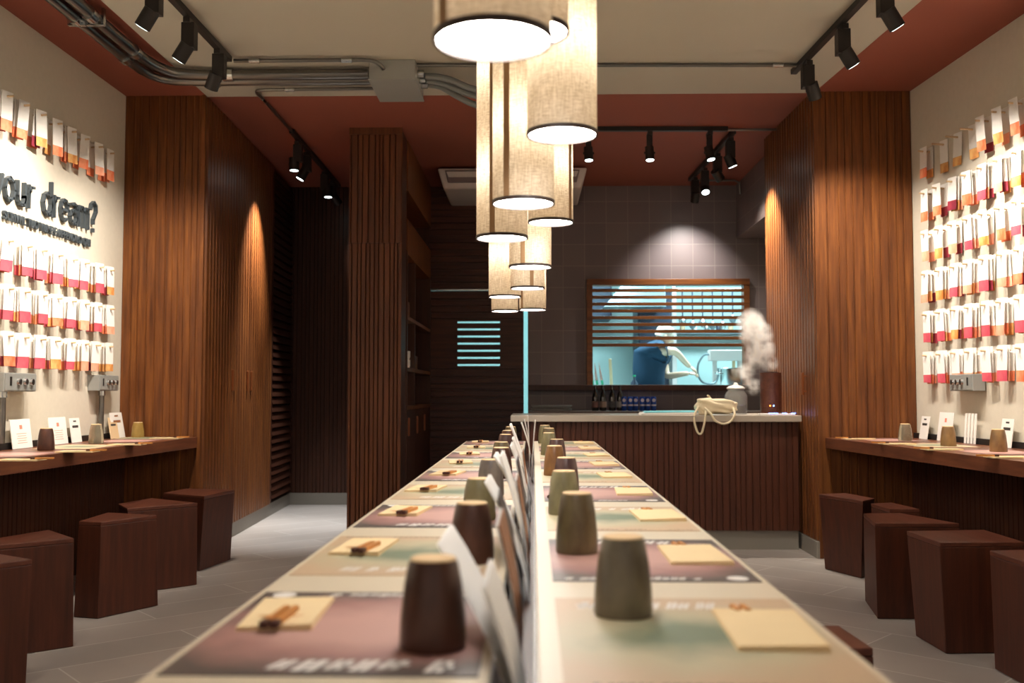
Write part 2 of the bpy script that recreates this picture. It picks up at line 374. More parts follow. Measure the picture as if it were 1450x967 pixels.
# right column
struct(MB().box(1.84, 2.6, YC + .02, 7.62, 0, CZ).build('wall_right_block', M_WOODD))
struct(ribbed('wall_right_column', (xr(YC), YC + .015), (1.835, YC + .015), 0, CZ, (.045, .075), .006, M_WOOD))
struct(MB().box(1.825, 1.85, YC - .005, YC + .02, 0, CZ).build('trim_4', M_WOOD, bevel=.002))
struct(ribbed('wall_right_column_side', (1.84, YC + .02), (1.815, 7.64), BB, CZ, (.062, .063), .02, M_WOOD, .012))
struct(MB().box(1.808, 1.86, YC - .002, 7.63, 0, BB - .004).build('baseboard_right', M_BASEB))
hd = MB().box(-.03, -.018, -.012, .012, 0, .15); hd.box(-.02, .0, -.006, .006, .02, .03); hd.box(-.02, .0, -.006, .006, .12, .13)
tag(hd.build('door_handle', plain('bronze pull', srgb(150,88,48), .35, .6), loc=(1.815, 6.62, 1.04), bevel=.002), 'short bronze bar handle on the ribbed side of the right column', 'handle')
# soffit
struct(MB().box(1.925, 2.7, 7.64, YB, 2.515, CZ).build('ceiling_soffit', M_TILE))

# ------------------------------------------------------------------ kitchen beyond
M_KW = plain('pale kitchen wall panel', srgb(196,222,220), .5)
struct(MB().box(-1.2, 4.0, YK, YK + .1, 0, 2.9).build('wall_kitchen_back', M_KW))
struct(MB().box(-1.3, -1.2, YB + .12, YK, 0, 2.9).build('wall_kitchen_left', M_KW))
struct(MB().box(4.0, 4.1, YB + .12, YK, 0, 2.9).build('wall_kitchen_right', M_KW))
struct(MB().box(-1.3, 4.1, YB + .12, YK + .1, 2.9, 3.0).build('ceiling_kitchen', M_KW))

# ------------------------------------------------------------------ lights
def spot(name, loc, aim, power, col, size, blend=.5, radius=.02, parent=None):
    l = bpy.data.lights.new(name, 'SPOT'); l.energy = power; l.color = col; l.spot_size = math.radians(size)
    l.spot_blend = blend; l.shadow_soft_size = radius
    o = bpy.data.objects.new(name, l); C.objects.link(o); o.location = loc
    d = Vector(aim) - Vector(loc); o.rotation_euler = d.to_track_quat('-Z', 'Y').to_euler(); return o
def spotlight(x, y, aim, power, col, size, label, group, on=True, hz=2.84, side=0, blend=.5, length=.095, long_body=True):
    """track spotlight: adapter + driver box on the track, tilted cylindrical head"""
    t = thing('track_spotlight', label, 'spotlight', (x, y, CZ - .05), 0, group)
    zb = CZ - .05
    MB().box(-.017, .017, -.05, .05, -.025, .0).build('adapter', M_BLACK, t)
    bw = .033 if long_body else .02
    MB().box(-bw + side*.0, bw + side*.0, -bw, bw, -.15, -.02).build('driver_box', M_BLACK, t, bevel=.003)
    piv = Vector((side * .03, 0, -.165 if long_body else -.15))
    d = (Vector(aim) - (Vector((x, y, zb)) + piv)).normalized()
    h = MB().cyl(piv - d * .045, piv + d * (length - .045), .038 if long_body else .033, 20); h.build('head', M_BLACK, t, smooth=True)
    MB().cyl(piv - Vector((.04, 0, 0)), piv + Vector((.04, 0, 0)), .009, 10).build('pivot', M_BLACK, t)
    e = piv + d * (length - .045)
    MB().cyl(e, e + d * .0015, .031 if long_body else .028, 20).build('lens', M_LENS, t)
    if power:
        s = spot('spot_lamp', e + d * .012, e + d * 1, power, col, size, 1.0); s.parent = t
    return t
def track(name, p0, p1, label):
    p0 = Vector(p0); p1 = Vector(p1); d = p1 - p0
    o = MB().box(-.018, .018, 0, d.length, -.032, 0).build(name, M_BLACK, loc=(p0.x, p0.y, CZ - .001 if p0.y > YC else CZ - .013), bevel=.002)
    o.rotation_euler = (0, 0, math.atan2(-d.x, d.y)); return tag(o, label, 'lighting track')
track('lighting_track', (-1.79, .4, 0), (-1.765, 5.62, 0), 'long black lighting track on the left of the pale ceiling')
track('lighting_track', (1.62 + .2, .4, 0), (1.575, 5.92, 0), 'long black lighting track on the right of the pale ceiling')
track('lighting_track', (-1.80, 7.25, 0), (-1.83, 9.2, 0), 'black lighting track on the terracotta ceiling above the left passage')
track('lighting_track', (-.35, 7.22, 0), (1.44, 7.26, 0), 'black lighting track running across the terracotta ceiling over the bar')
track('lighting_track', (1.50, 7.33, 0), (1.44, 9.0, 0), 'black lighting track pointing to the back wall above the hatch')
lsp = [(-1.76, 5.43, 'nearest the galvanised pipes', 1), (-1.765, 4.96, 'between its two neighbours', 1), (-1.77, 4.5, 'cut by the top of the photo', 1),
       (-1.775, 3.7, 'over the near end', 0), (-1.78, 2.9, 'above the near counter', 0), (-1.785, 2.1, 'further forward', 0), (-1.79, 1.2, 'nearest the camera', 0)]
for i, (x, y, w, vis) in enumerate(lsp):
    spotlight(x, y, (XL + (.25 if i == 0 else 0), y + (.6 if i == 0 else .28), 1.55), P_WALL, WARM, 84, 'black spotlight on the left ceiling track, ' + w, 'spotlights on the left track', side=-1, blend=.75)
rsp = [(1.595, 5.69, 'farthest, by the thin pipe'), (1.62, 5.12, 'middle one in view'), (1.65, 4.58, 'cut by the top of the photo'),
       (1.69, 3.8, 'over the near counter'), (1.72, 3.0, 'further forward'), (1.76, 2.1, 'near the camera'), (1.79, 1.2, 'nearest the camera')]
for i, (x, y, w) in enumerate(rsp):
    spotlight(x, y, (xr(y + .3) - (.3 if i == 0 else 0), y + (.65 if i == 0 else .28), 1.55), P_WALL, WARM, 84, 'black spotlight on the right ceiling track, ' + w, 'spotlights on the right track', side=1, blend=.75)
for (x, y, aim, pw, sz, w) in [(-1.80, 7.46, (-1.8, 7.5, 0), 190, 48, 'nearest the pillar, pointing straight down'),
                           (-1.81, 7.80, (-2.24, 7.75, 2.1), 150, 66, 'turned to the ribbed wardrobe doors'),
                           (-1.815, 8.5, (-1.72, 8.5, 0), 200, 50, 'third along, pointing straight down'),
                           (-1.82, 8.86, (-1.45, 9.34, 2.3), 40, 60, 'last one, turned to the pillar')]:
    spotlight(x, y, aim, pw, (.93, .97, 1.0) if aim[2] == 0 else SOFT, sz, 'black spotlight over the left passage, ' + w, 'spotlights over the left passage', side=-1 if y < 8 else 1)
for (x, w) in [(.41, 'half behind the pendant shades'), (.86, 'middle of the cross track'), (1.30, 'right end of the cross track')]:
    spotlight(x, 7.23, (x + .1, 6.9, 0) if x < 1.2 else (1.57, 6.97, 1.3), 22 if x < 1.2 else 70, SOFT, 60, 'black downward spotlight over the bar, ' + w, 'spotlights on the cross track', long_body=False, length=.1)
for (x, y, aim, pw, sz, w) in [(1.49, 7.42, (1.83, 7.48, 2.0), 170, 80, 'nearest and turned away to the column'),
                           (1.485, 7.91, (1.93, 8.3, 2.3), 30, 60, 'second, its lens glowing towards the column'),
                           (1.47, 8.42, (1.62, 7.3, .9), 25, 50, 'third from the front'),
                           (1.45, 8.80, (1.42, 9.33, 2.0), 42, 92, 'last, washing the tiled wall with light')]:
    spotlight(x, y, aim, pw, (1, .98, .93) if x < 1.46 else SOFT, sz, 'black spotlight on the short right track, ' + w, 'spotlights on the short right track')
# a spot kissing the side of the right column
for (x0, y0, lb) in [(.6, 10.6, 'left'), (2.3, 10.9, 'right')]:
    t = thing('ceiling_light', 'flat white kitchen ceiling panel lamp beyond the hatch, ' + lb, 'ceiling light', (x0, y0, 2.88), 0, 'kitchen ceiling lamps')
    MB().box(-.6, .6, -.3, .3, -.01, .02).build('frame', M_PLASTIC, t); MB().box(-.57, .57, -.27, .27, -.014, -.01).build('diffuser', emis('kitchen lamp', COOL + (1,), 5), t)
    l = bpy.data.lights.new('kitchen_lamp', 'AREA'); l.shape = 'RECTANGLE'; l.size = 1.1; l.size_y = .5; l.energy = P_KITCH; l.color = COOL
    o = bpy.data.objects.new('kitchen_lamp', l); C.objects.link(o); o.parent = t; o.location = (0, 0, -.03)

# ------------------------------------------------------------------ pendant lamps
lamps = [(-.056, 1.359, 1.549, .0825, 'nearest pendant, cut by the top of the photo'),
         (-.012, 1.925, 1.77, .0825, 'half hidden behind the nearest pendant'),
         (.069, 2.31, 1.665, .0825, 'brightest, right of the nearest pendant'),
         (-.026, 2.625, 1.562, .0825, 'with a dark seam, below the nearest pendant'),
         (-.100, 3.164, 1.553, .0825, 'leftmost tall shade of the front cluster'),
         (.065, 3.609, 1.68, .0825, 'narrow lit strip at the right of the row'),
         (-.011, 3.85, 1.546, .0825, 'central shade low in the row'),
         (.007, 4.42, 1.86, .0825, 'small slice high behind the central shade'),
         (-.027, 4.812, 1.563, .0825, 'short middle shade with a seam'),
         (-.144, 5.022, 1.542, .0825, 'left shade above the farthest pair'),
         (-.124, 5.35, 1.70, .0825, 'mostly hidden behind the left far shade'),
         (-.175, 6.079, 1.556, .0825, 'left one of the farthest low pair'),
         (-.003, 6.079, 1.564, .0825, 'right one of the farthest low pair')]
for i, (x, y, z, r, w) in enumerate(lamps):
    t = thing('pendant_lamp', 'linen pendant lamp, ' + w, 'pendant lamp', (x, y, z), 0, 'linen pendant lamps over the table')
    hh = .85 if z < 1.8 else .7
    m = MB(); m.lathe([(r, .004), (r, hh)], 48, caps=False); m.build('lamp_shade', M_LINEN, t, smooth=True)
    m = MB(); m.lathe([(r + .0015, -.001), (r + .0015, .0085), (r - .003, .0085), (r - .003, -.001), (r + .0015, -.001)], 48, caps=False); m.build('rim', M_SHADERIM, t, smooth=True)
    m = MB(); m.lathe([(r + .001, hh - .006), (r + .001, hh), (r - .003, hh), (r - .003, hh - .006), (r + .001, hh - .006)], 48, caps=False); m.build('rim', M_SHADERIM, t, smooth=True)
    m = MB(); m.lathe([(.001, .004), (r - .004, .004)], 48, caps=False); m.build('diffuser', M_DIFFUSER, t)
    m = MB(); m.lathe([(.001, .007), (r - .003, .007)], 32, caps=False); m.build('added_light_stop', M_PLASTIC, t)  # unseen disc added to keep the diffuser's upward light out of the shade
    a = -PI / 2 + (-.9, .3, 2, -.55, -.35, 1, -.35, 1, .25, 2, 2, 2, -.9)[i]; m = MB()
    vs = []
    for k in range(5):
        b_ = a - .11 + k * .055
        for zz in (.007, hh - .007): vs.append(((r + .0012) * math.cos(b_), (r + .0012) * math.sin(b_), zz))
    m.add(vs, [(2*k, 2*k+2, 2*k+3, 2*k+1) for k in range(4)]); m.build('seam', M_SEAM, t)
    m = MB().cyl((0, 0, hh - .05), (0, 0, CZ - z - .04), .003, 8); m.build('cord', M_BLACK, t)
    MB().lathe([(.04, CZ - z - .045), (.045, CZ - z - .014)], 20).build('ceiling_rose', M_BLACK, t, smooth=True)
    for q in range(3):
        aa = q * 2 * PI / 3; 
        if q == 0: m = MB()
        m.cyl((0, 0, hh - .03), (r * math.cos(aa), r * math.sin(aa), hh - .03), .0015, 6)
    m.build('spider', M_BLACK, t)
    MB().cyl((0, 0, hh - .13), (0, 0, hh - .04), .016, 12).build('bulb_holder', M_BLACK, t)
    for zz in (.22, .55):
        l = bpy.data.lights.new('bulb_light', 'POINT'); l.energy = P_LAMP * .5; l.color = SOFT; l.shadow_soft_size = .03
        o = bpy.data.objects.new('bulb_light', l); C.objects.link(o); o.parent = t; o.location = (0, 0, zz)

# ------------------------------------------------------------------ long table
TZ = .75; TX0, TX1, SX0, SX1, TY0, TY1 = -.425, .385, -.048, .004, -.5, 6.28
tb = thing('long_table', 'long cream communal dining table with a menu slot down its middle', 'table', (-.02, 2.9, 0))
L_ = lambda x: x + .02
Y_ = lambda y: y - 2.9
MB().box(L_(TX0), L_(SX0), Y_(TY0), Y_(TY1), TZ - .035, TZ).build('tabletop', M_CREAM, tb, bevel=.003)
MB().box(L_(SX1), L_(TX1), Y_(TY0), Y_(TY1), TZ - .035, TZ).build('tabletop', M_CREAM, tb, bevel=.003)
MB().box(L_(SX0) + .001, L_(SX1) - .001, Y_(TY0), Y_(TY1), TZ - .09, TZ - .08).build('slot_floor', M_WOODD, tb)
for x in (SX0, SX1):
    MB().box(L_(x) - .001 + (.0015 if x == SX0 else -.0015), L_(x) + .001 + (.0015 if x == SX0 else -.0015), Y_(TY0), Y_(TY1), TZ - .08, TZ + .002).build('slot_rail', M_PIPE, tb)
MB().box(L_(TX0) + .05, L_(TX1) - .05, Y_(TY0) + .05, Y_(TY1) - .05, TZ - .10, TZ - .09).build('apron', M_WOODD, tb)
for y in (.1, 2.1, 4.1, 6.0):
    MB().box(L_(-.14), L_(.10), Y_(y) - .04, Y_(y) + .04, 0, TZ - .10).build('leg', M_WOODD, tb, bevel=.004)

# placemats
def mat_print(name, pink):
    m, N, L, B = newmat(name); tc = N.new('ShaderNodeTexCoord'); mp = N.new('ShaderNodeMapping')
    L.new(tc.outputs['Object'], mp.inputs['Vector'])
    mp.inputs['Location'].default_value = (.055 if pink else .03, 0, 0); mp.inputs['Scale'].default_value = (5.0, 6.4, 1) if pink else (5.5, 6.5, 1)
    ln = N.new('ShaderNodeVectorMath'); ln.operation = 'LENGTH'; L.new(mp.outputs[0], ln.inputs[0])
    nz = N.new('ShaderNodeTexNoise'); nz.inputs['Scale'].default_value = 9; nz.inputs['Detail'].default_value = 6; L.new(tc.outputs['Object'], nz.inputs['Vector'])
    ad = N.new('ShaderNodeMath'); ad.operation = 'MULTIPLY_ADD'; ad.inputs[1].default_value = .9; L.new(nz.outputs['Fac'], ad.inputs[0]); L.new(ln.outputs['Value'], ad.inputs[2])
    cr = N.new('ShaderNodeValToRGB'); E_ = cr.color_ramp.elements
    if pink:
        E_[0].position = .45; E_[0].color = srgb(204,160,148); E_[1].position = .90; E_[1].color = srgb(92,80,74)
        e = E_.new(.68); e.color = srgb(168,124,116)
    else:
        E_[0].position = .36; E_[0].color = srgb(122,134,108); E_[1].position = .85; E_[1].color = srgb(204,176,142)
        e = E_.new(.60); e.color = srgb(194,184,150)
    dv = N.new('ShaderNodeMath'); dv.operation = 'DIVIDE'; dv.inputs[1].default_value = 2; L.new(ad.outputs[0], dv.inputs[0])
    L.new(dv.outputs[0], cr.inputs['Fac']); L.new(cr.outputs['Color'], B.inputs['Base Color']); B.inputs['Roughness'].default_value = .45
    return m
M_PINK = mat_print('pink and charcoal printed paper', True); M_GREEN = mat_print('green and cream printed paper', False)
random.seed(11)
def glyph_row(mb, x0, x1, y, h, z, slant, wmin=.008, wmax=.014, gap=.004, flip=1):
    x = x0
    while x < x1 - wmax:
        w = random.uniform(wmin, wmax); hh = h * random.uniform(.65, 1)
        if random.random() < .13: x += w; continue
        a = w * .42
        mb.add([(x, y, z), (x + a, y, z), (x + a + slant, y + hh*flip, z), (x + slant, y + hh*flip, z)], [(0,1,2,3)])
        mb.add([(x + w - a, y, z), (x + w, y, z), (x + w + slant, y + hh*flip, z), (x + w - a + slant, y + hh*flip, z)], [(0,1,2,3)])
        if random.random() < .6: mb.add([(x, y + hh*.4*flip, z), (x + w, y + hh*.4*flip, z), (x + w, y + hh*.65*flip, z), (x, y + hh*.65*flip, z)], [(0,1,2,3)])
        x += w + gap
def placemat(side, y0, y1, pink, label):
    xa, xb = (TX0 + .012, SX0 - .012) if side < 0 else (SX1 + .028, TX1 - .012)
    y1 = min(y1, TY1 - .005); cx, cy = (xa + xb) / 2, (y0 + y1) / 2; w, h = (xb - xa) / 2, (y1 - y0) / 2
    t = thing('placemat', label, 'placemat', (cx, cy, TZ), 0 if side > 0 else PI, 'printed paper placemats on the long table')
    MB().box(-w, w, -h, h, .0002, .0012).build('sheet', M_PINK if pink else M_GREEN, t)
    m = MB(); z = .0016; near = -h; q = 1
    # rows of lettering along both short edges, round emblem at the outer corner
    if pink:
        glyph_row(m, -w + .02, w * .45, near + .012, .024, z, .006, .009, .013); m.build('printed_text', M_PRINT, t); m = MB()
        glyph_row(m, -w + .03, w * .5, h - .062, .048, z, .012, .018, .026, .010)
        m.build('printed_text', M_PRINT, t)
        m = MB(); m.lathe([(.018, z), (.018, z + .0003)], 20, (w - .035, near + q * .026, 0)); m.build('emblem', M_PRINT, t)
    else:
        for k in range(6):
            x = -w + .03 + k * .042; glyph_row(m, x, x + .036, h - .075, .044, z, .010, .010, .014, .004)
        m.build('printed_text', M_PRINT, t)
        m = MB(); glyph_row(m, -w + .03, w * .35, near + q*.012, .010, z, .003, .005, .009, flip=q)
        glyph_row(m, w - .07, w - .015, near + q*.012, .008, z, 0, .004, .007, flip=q); m.build('caption', M_PRINTD, t)
PER = .592
seat_l = ['at the near left end', 'second on the left', 'third on the left', 'fourth on the left', 'fifth on the left', 'sixth on the left', 'seventh on the left', 'eighth on the left', 'last on the left']
def side_name(k, s): 
    sd = 'left' if s < 0 else 'right'
    return ('nearest seat, %s side' % sd) if k == 0 else ('far end seat, %s side' % sd) if k == 8 else ('%s seat from the near end, %s side' % (ORD[k], sd))
for k in range(9):
    y0 = 1.09 + PER * k
    placemat(-1, y0, y0 + .45, k % 2 == 0, ('pink and charcoal' if k % 2 == 0 else 'green and cream') + ' printed placemat, ' + side_name(k, -1))
    y0 = 1.045 + PER * k
    placemat(1, y0, y0 + .46, k % 2 == 1, ('pink and charcoal' if k % 2 == 1 else 'green and cream') + ' printed placemat, ' + side_name(k, 1))

# napkins + chopsticks
def napkin(x, y, rz, w, d, label, group, z=TZ + .0013, outward=-1, env=True):
    t = thing('napkin', label, 'napkin', (x, y, z), rz, group)
    random.seed(int(x * 999) + int(y * 77))
    j = [random.uniform(-.006, .006) for _ in range(6)]
    bot = [(-w + j[0], -d, 0), (w, -d + j[1], 0), (w + j[2], d, 0), (-w, d + j[3], 0)]
    m = MB()
    for k in range(3):
        o = k * .0018; s = 1 - k * .01
        m.hexa([(p[0]*s, p[1]*s, o + .0002) for p in bot], [(p[0]*s, p[1]*s, o + .0015 + (.003 if (i == 1 and k == 2) else 0)) for i, p in enumerate(bot)])
    m.build('folded_cloth', M_IVORY, t)
    if env:  # the open fold that lets the chopsticks out
        MB().add([(-.035, -d * .35, .0066), (.05, -d * .35, .0066), (.008, -d * .62, .0056)], [(0, 1, 2)]).build('fold_opening', M_STICK, t)
    return t
def chopsticks(x, y, rz, ln, label, group, z, tip=True):
    t = thing('chopsticks', label, 'chopsticks', (x, y, z), rz, group)
    for s in (-1, 1):
        m = MB(); m.hexa([(s*.007 - .0045, 0, 0), (s*.007 + .0045, 0, 0), (s*.0065 + .004, ln, 0), (s*.0065 - .004, ln, 0)],
                         [(s*.007 - .0045, 0, .007), (s*.007 + .0045, 0, .007), (s*.0065 + .004, ln, .007), (s*.0065 - .004, ln, .007)])
        m.build('chopstick', M_STICK, t)
        if tip:
            MB().box(s*.007 - .0052, s*.007 + .0052, -.006, .012, -.0004, .0078).build('burnt_tip', M_TIP, t)
random.seed(5)
for k in range(9):
    y = 1.385 + PER * k; x = -.345 + random.uniform(-.008, .008) + (.004 * k if k < 5 else .02); rr = random.uniform(-.12, .12)
    who = side_name(k, -1)
    napkin(x, y, rr, .05, .095, 'folded cream napkin pierced by chopsticks, ' + who, 'napkins on the left side of the long table')
    chopsticks(x + .004, y - .105, rr - .1, .10, 'wooden chopsticks with dark tips, ' + who, 'chopsticks on the left side of the long table', TZ + .0085)
    y = 1.305 + PER * k; x = .305 + random.uniform(-.008, .008); rr = random.uniform(-.06, .10); who = side_name(k, 1)
    napkin(x, y, rr, .055, .105, 'flat folded cream napkin, ' + who, 'napkins on the right side of the long table', env=False)
    chopsticks(x - .01, y + .095, rr + .08, .035, 'chopstick ends behind the napkin, ' + who, 'chopsticks on the right side of the long table', TZ + .0013, tip=False)

# cups
def ceramic(name, c1, c2, rough=.38, tr=0):
    m, N, L, B = newmat(name); tc = N.new('ShaderNodeTexCoord'); mp = N.new('ShaderNodeMapping'); mp.inputs['Scale'].default_value = (26, 26, 14)
    L.new(tc.outputs['Object'], mp.inputs['Vector']); nz = N.new('ShaderNodeTexNoise'); nz.inputs['Scale'].default_value = 1; nz.inputs['Detail'].default_value = 5
    L.new(mp.outputs[0], nz.inputs['Vector']); cr = N.new('ShaderNodeValToRGB'); cr.color_ramp.elements[0].position = .32; cr.color_ramp.elements[1].position = .68
    cr.color_ramp.elements[0].color = c1; cr.color_ramp.elements[1].color = c2
    L.new(nz.outputs['Fac'], cr.inputs['Fac']); L.new(cr.outputs['Color'], B.inputs['Base Color']); B.inputs['Roughness'].default_value = rough
    if tr: B.inputs['Transmission Weight'].default_value = tr; B.inputs['IOR'].default_value = 1.3
    return m
CM = dict(grey=ceramic('grey green glaze', srgb(84,76,62), srgb(122,112,92)), olive=ceramic('olive speckled glaze', srgb(80,64,42), srgb(116,104,72)),
          green=ceramic('sage green glaze', srgb(110,102,72), srgb(142,134,98)), brown=ceramic('dark brown glaze', srgb(58,32,24), srgb(84,50,36)),
          amber=ceramic('amber glaze', srgb(104,66,34), srgb(148,104,56)), plum=ceramic('dark plum glaze', srgb(66,44,44), srgb(98,72,66)),
          slate=ceramic('slate purple glaze', srgb(86,76,74), srgb(124,114,104)), smoke=ceramic('smoked glass', srgb(176,166,140), srgb(206,196,170), .12, .75),
          honey=ceramic('honey glass', srgb(196,160,84), srgb(224,190,116), .12, .6), tan=ceramic('tan glaze', srgb(106,78,46), srgb(140,108,66)))
M_FOOT = plain('unglazed clay foot', srgb(226,194,148), .8)
def cup(x, y, h, col, label, group, z=TZ + .0013, r=.04):
    t = thing('cup', label, 'cup', (x, y, z), random.uniform(0, 6), group); q = r / .04
    m = MB(); m.lathe([(.037*q, .004), (.0395*q, 0), (.0408*q, .004), (.0395*q, h*.35), (.0355*q, h*.7), (.0305*q, h*.95), (.0275*q, h)], 28, caps=False)
    m.build('body', CM[col], t, smooth=True)
    MB().lathe([(.0280*q, h - .002), (.0278*q, h + .001), (.026*q, h + .002), (.024*q, h + .0018)], 28).build('foot', M_FOOT, t, smooth=True)
    return t
R_ = [(.125, 1.395, .107, 'grey', 'grey-green upturned cup, nearest on the right'), (.084, 1.93, .113, 'olive', 'olive speckled upturned cup, second on the right'),
      (.078, 2.53, .108, 'green', 'sage green upturned cup, third on the right'), (.102, 3.10, .104, 'plum', 'reddish brown upturned cup peeping behind the sage green one'),
      (.079, 3.70, .108, 'amber', 'amber brown upturned cup on the right side'), (.102, 4.30, .104, 'plum', 'dark plum upturned cup behind the amber one'),
      (.077, 4.88, .108, 'green', 'tall pale green upturned cup, seventh on the right'), (.086, 5.45, .11, 'olive', 'olive upturned cup between two green ones, right side'),
      (.070, 5.98, .108, 'green', 'pale green upturned cup at the far right end')]
for x, y, h, c, lb in R_: cup(x, y, h, c, lb, 'upturned cups on the right side of the long table')
Lc = [(-.122, 1.215, .106, 'brown', 'dark brown upturned cup, nearest on the left'), (-.112, 1.82, .106, 'brown', 'dark brown upturned cup, second on the left'),
      (-.132, 2.42, .098, 'green', 'dull green upturned cup, third on the left'), (-.128, 2.98, .106, 'slate', 'slate purple upturned cup on the left side'),
      (-.116, 3.58, .108, 'brown', 'brown ribbed upturned cup, fifth on the left'), (-.135, 4.18, .098, 'olive', 'olive upturned cup, sixth on the left'),
      (-.134, 4.78, .104, 'plum', 'plum upturned cup with pale foot, seventh on the left'), (-.138, 5.38, .10, 'brown', 'small brown upturned cup, eighth on the left'),
      (-.135, 5.95, .10, 'olive', 'khaki upturned cup at the far left end')]
for x, y, h, c, lb in Lc: cup(x, y, h, c, lb, 'upturned cups on the left side of the long table')
# pen lying by the slot
tag(MB().cyl((0, -.05, .006), (.012, .05, .006), .0055, 10).build('pen', M_TIP, loc=(.045, 2.93, TZ + .0015)), 'short dark brown pen lying by the slot on the right side', 'pen')

# menus standing in the slot
M_MENUW = plain('menu paper', srgb(253,252,250), .6)
_N = M_MENUW.node_tree.nodes; _L = M_MENUW.node_tree.links; _t = _N.new('ShaderNodeBsdfTranslucent'); _t.inputs['Color'].default_value = srgb(250,246,238)
_m = _N.new('ShaderNodeMixShader'); _m.inputs[0].default_value = .3; _L.new(_N['Principled BSDF'].outputs[0], _m.inputs[1]); _L.new(_t.outputs[0], _m.inputs[2]); _L.new(_m.outputs[0], _N['Material Output'].inputs['Surface'])
M_MENUART = plain('menu cover artwork', srgb(150,100,66), .5, var=.5, vscale=18)
M_MENUDK = plain('dark menu cover', srgb(44,34,34), .5, var=.3, vscale=12)
menu_n = [0]
def menu(y, ln, dx, dz, tw, label, back=None, dy=0, bend=.004, open_=.004):
    """booklet standing in the slot at y: leans sideways by dx over height dz, length ln along the table"""
    t = thing('menu', label, 'menu', (-.018 if menu_n[0] % 2 == 0 else -.008, y, TZ - .075), tw, 'menus standing in the table slot')
    menu_n[0] += 1; hz = dz + .075; dx += -.006 if menu_n[0] % 2 else -.012
    for pg, o in ((0, 0), (1, open_)):
        m = MB(); vs = []; NS = 6
        for i in range(NS + 1):
            f = i / NS; sh = dy * f; xx = dx * f ** 1.5 + o * f
            for (yy) in (0, ln):
                vs += [(xx, yy + sh, hz * f), (xx + .0012, yy + sh, hz * f)]
        fs = []
        for i in range(NS):
            a = i * 4; b_ = a + 4
            fs += [(a, a+2, b_+2, b_), (a+1, b_+1, b_+3, a+3), (a, b_, b_+1, a+1), (a+2, a+3, b_+3, b_+2)]
        fs += [(0, 1, 3, 2), (NS*4, NS*4+2, NS*4+3, NS*4+1)]
        m.add(vs, fs); o_ = m.build('page' if pg == 0 else 'cover', M_MENUW if (pg == 0 or back is None) else back, t, smooth=False)
menus = [(1.07, .20, -.104, .108, .0, 'large white menu leaning left, nearest the camera', None, .25),
         (1.05, .20, -.040, .085, .0, 'cream menu under the nearest leaning white menu', None, .10),
         (1.42, .22, -.030, .12, .0, 'pictured menu upright behind the nearest white menu', M_MENUART),
         (1.84, .20, -.078, .130, .0, 'white menu leaning left by the second seat', None, .14),
         (1.78, .22, -.044, .12, .02, 'dark-backed menu beside the second seat', M_MENUDK),
         (2.02, .20, -.018, .13, 0, 'pictured menu upright by the third cup pair', M_MENUART),
         (2.18, .24, -.056, .160, .0, 'broad white menu leaning left at the middle of the row', None, .14),
         (2.47, .20, -.080, .150, .0, 'thin white menu leaning far left beside the slate cup', None),
         (2.62, .22, -.024, .13, 0, 'dark-backed menu behind the broad white one', M_MENUDK),
         (2.95, .26, -.050, .150, .0, 'white menu by the fourth seats', None),
         (3.16, .20, -.014, .12, 0, 'pictured menu by the fourth seats', M_MENUART),
         (3.45, .20, -.055, .148, .0, 'narrow white menu by the fifth seats', None),
         (3.80, .20, -.068, .185, .0, 'tall thin white menu leaning left past the middle', None),
         (4.30, .20, .026, .185, .0, 'white menu leaning right near the far end', None),
         (4.60, .20, -.004, .20, .0, 'upright pale grey menu near the far end', None),
         (5.20, .20, -.046, .15, .0, 'small white menu leaning left near the far end', None),
         (5.70, .20, -.030, .15, .0, 'last white menu in the slot at the far end', None)]
for a in menus: menu(*a)

# ------------------------------------------------------------------ side counters
def counter(name, side, label):
    ys = (.2, YC + .01)
    front = (lambda y: -2.18 - .05 * (YC - y)) if side < 0 else (lambda y: 1.875 + .087 * (YC - y))
    wallx = (lambda y: XL + .002) if side < 0 else (lambda y: xr(y) - .002)
    t = thing(name, label, 'counter', (front(3.3), 3.3, 0)); ox, oy = front(3.3), 3.3
    def quad(f, g, z0, z1, nm, mt, bev=.002):
        a = [(f(ys[0]) - ox, ys[0] - oy), (f(ys[1]) - ox, ys[1] - oy), (g(ys[1]) - ox, ys[1] - oy), (g(ys[0]) - ox, ys[0] - oy)]
        MB().hexa([(p[0], p[1], z0) for p in a], [(p[0], p[1], z1) for p in a]).build(nm, mt, t, bevel=bev)
    quad(front, wallx, .70, .767, 'worktop', M_COUNTER)
    s = -side
    quad(lambda y: wallx(y) + s * .022, wallx, .767, .80, 'upstand', M_BLACK, 0)
    p0 = (wallx(ys[0]) + s*.03 - ox, ys[0] - oy); p1 = (wallx(ys[1]) + s*.03 - ox, ys[1] - oy)
    if side < 0: ribbed('back_panel', p1, p0, .0, .70, (.03, .055), .012, M_WOODD, parent=t)
    else: ribbed('back_panel', p0, p1, .0, .70, (.03, .055), .012, M_WOODD, parent=t)
    return t
cl = counter('wall_counter', -1, 'dark walnut wall counter along the left wall'); cr_ = counter('wall_counter', 1, 'dark walnut wall counter along the right wall')
CT = .7675
def counter_mat(x, y, w, d, rz, pink, label, g):
    o = MB().box(-w, w, -d, d, 0, .001).build('placemat', M_PINK if pink else M_GREEN, loc=(x, y, CT)); o.rotation_euler = (0, 0, rz); tag(o, label, 'placemat', g)
for k, (y, x) in enumerate([(4.6, -2.48), (5.25, -2.47), (5.9, -2.46), (6.2, 0)][:3] + [(3.95, -2.5)]):
    counter_mat(x + .04, y, .15, .21, 0, k % 2 == 0, 'printed placemat on the left wall counter, ' + ['second from the camera', 'under the brown cup', 'under the smoked cup', 'nearest the camera'][k], 'placemats on the left counter')
counter_mat(-2.47, 6.27, .15, .11, 0, False, 'small pale sheet by the amber glass on the left counter', 'placemats on the left counter')
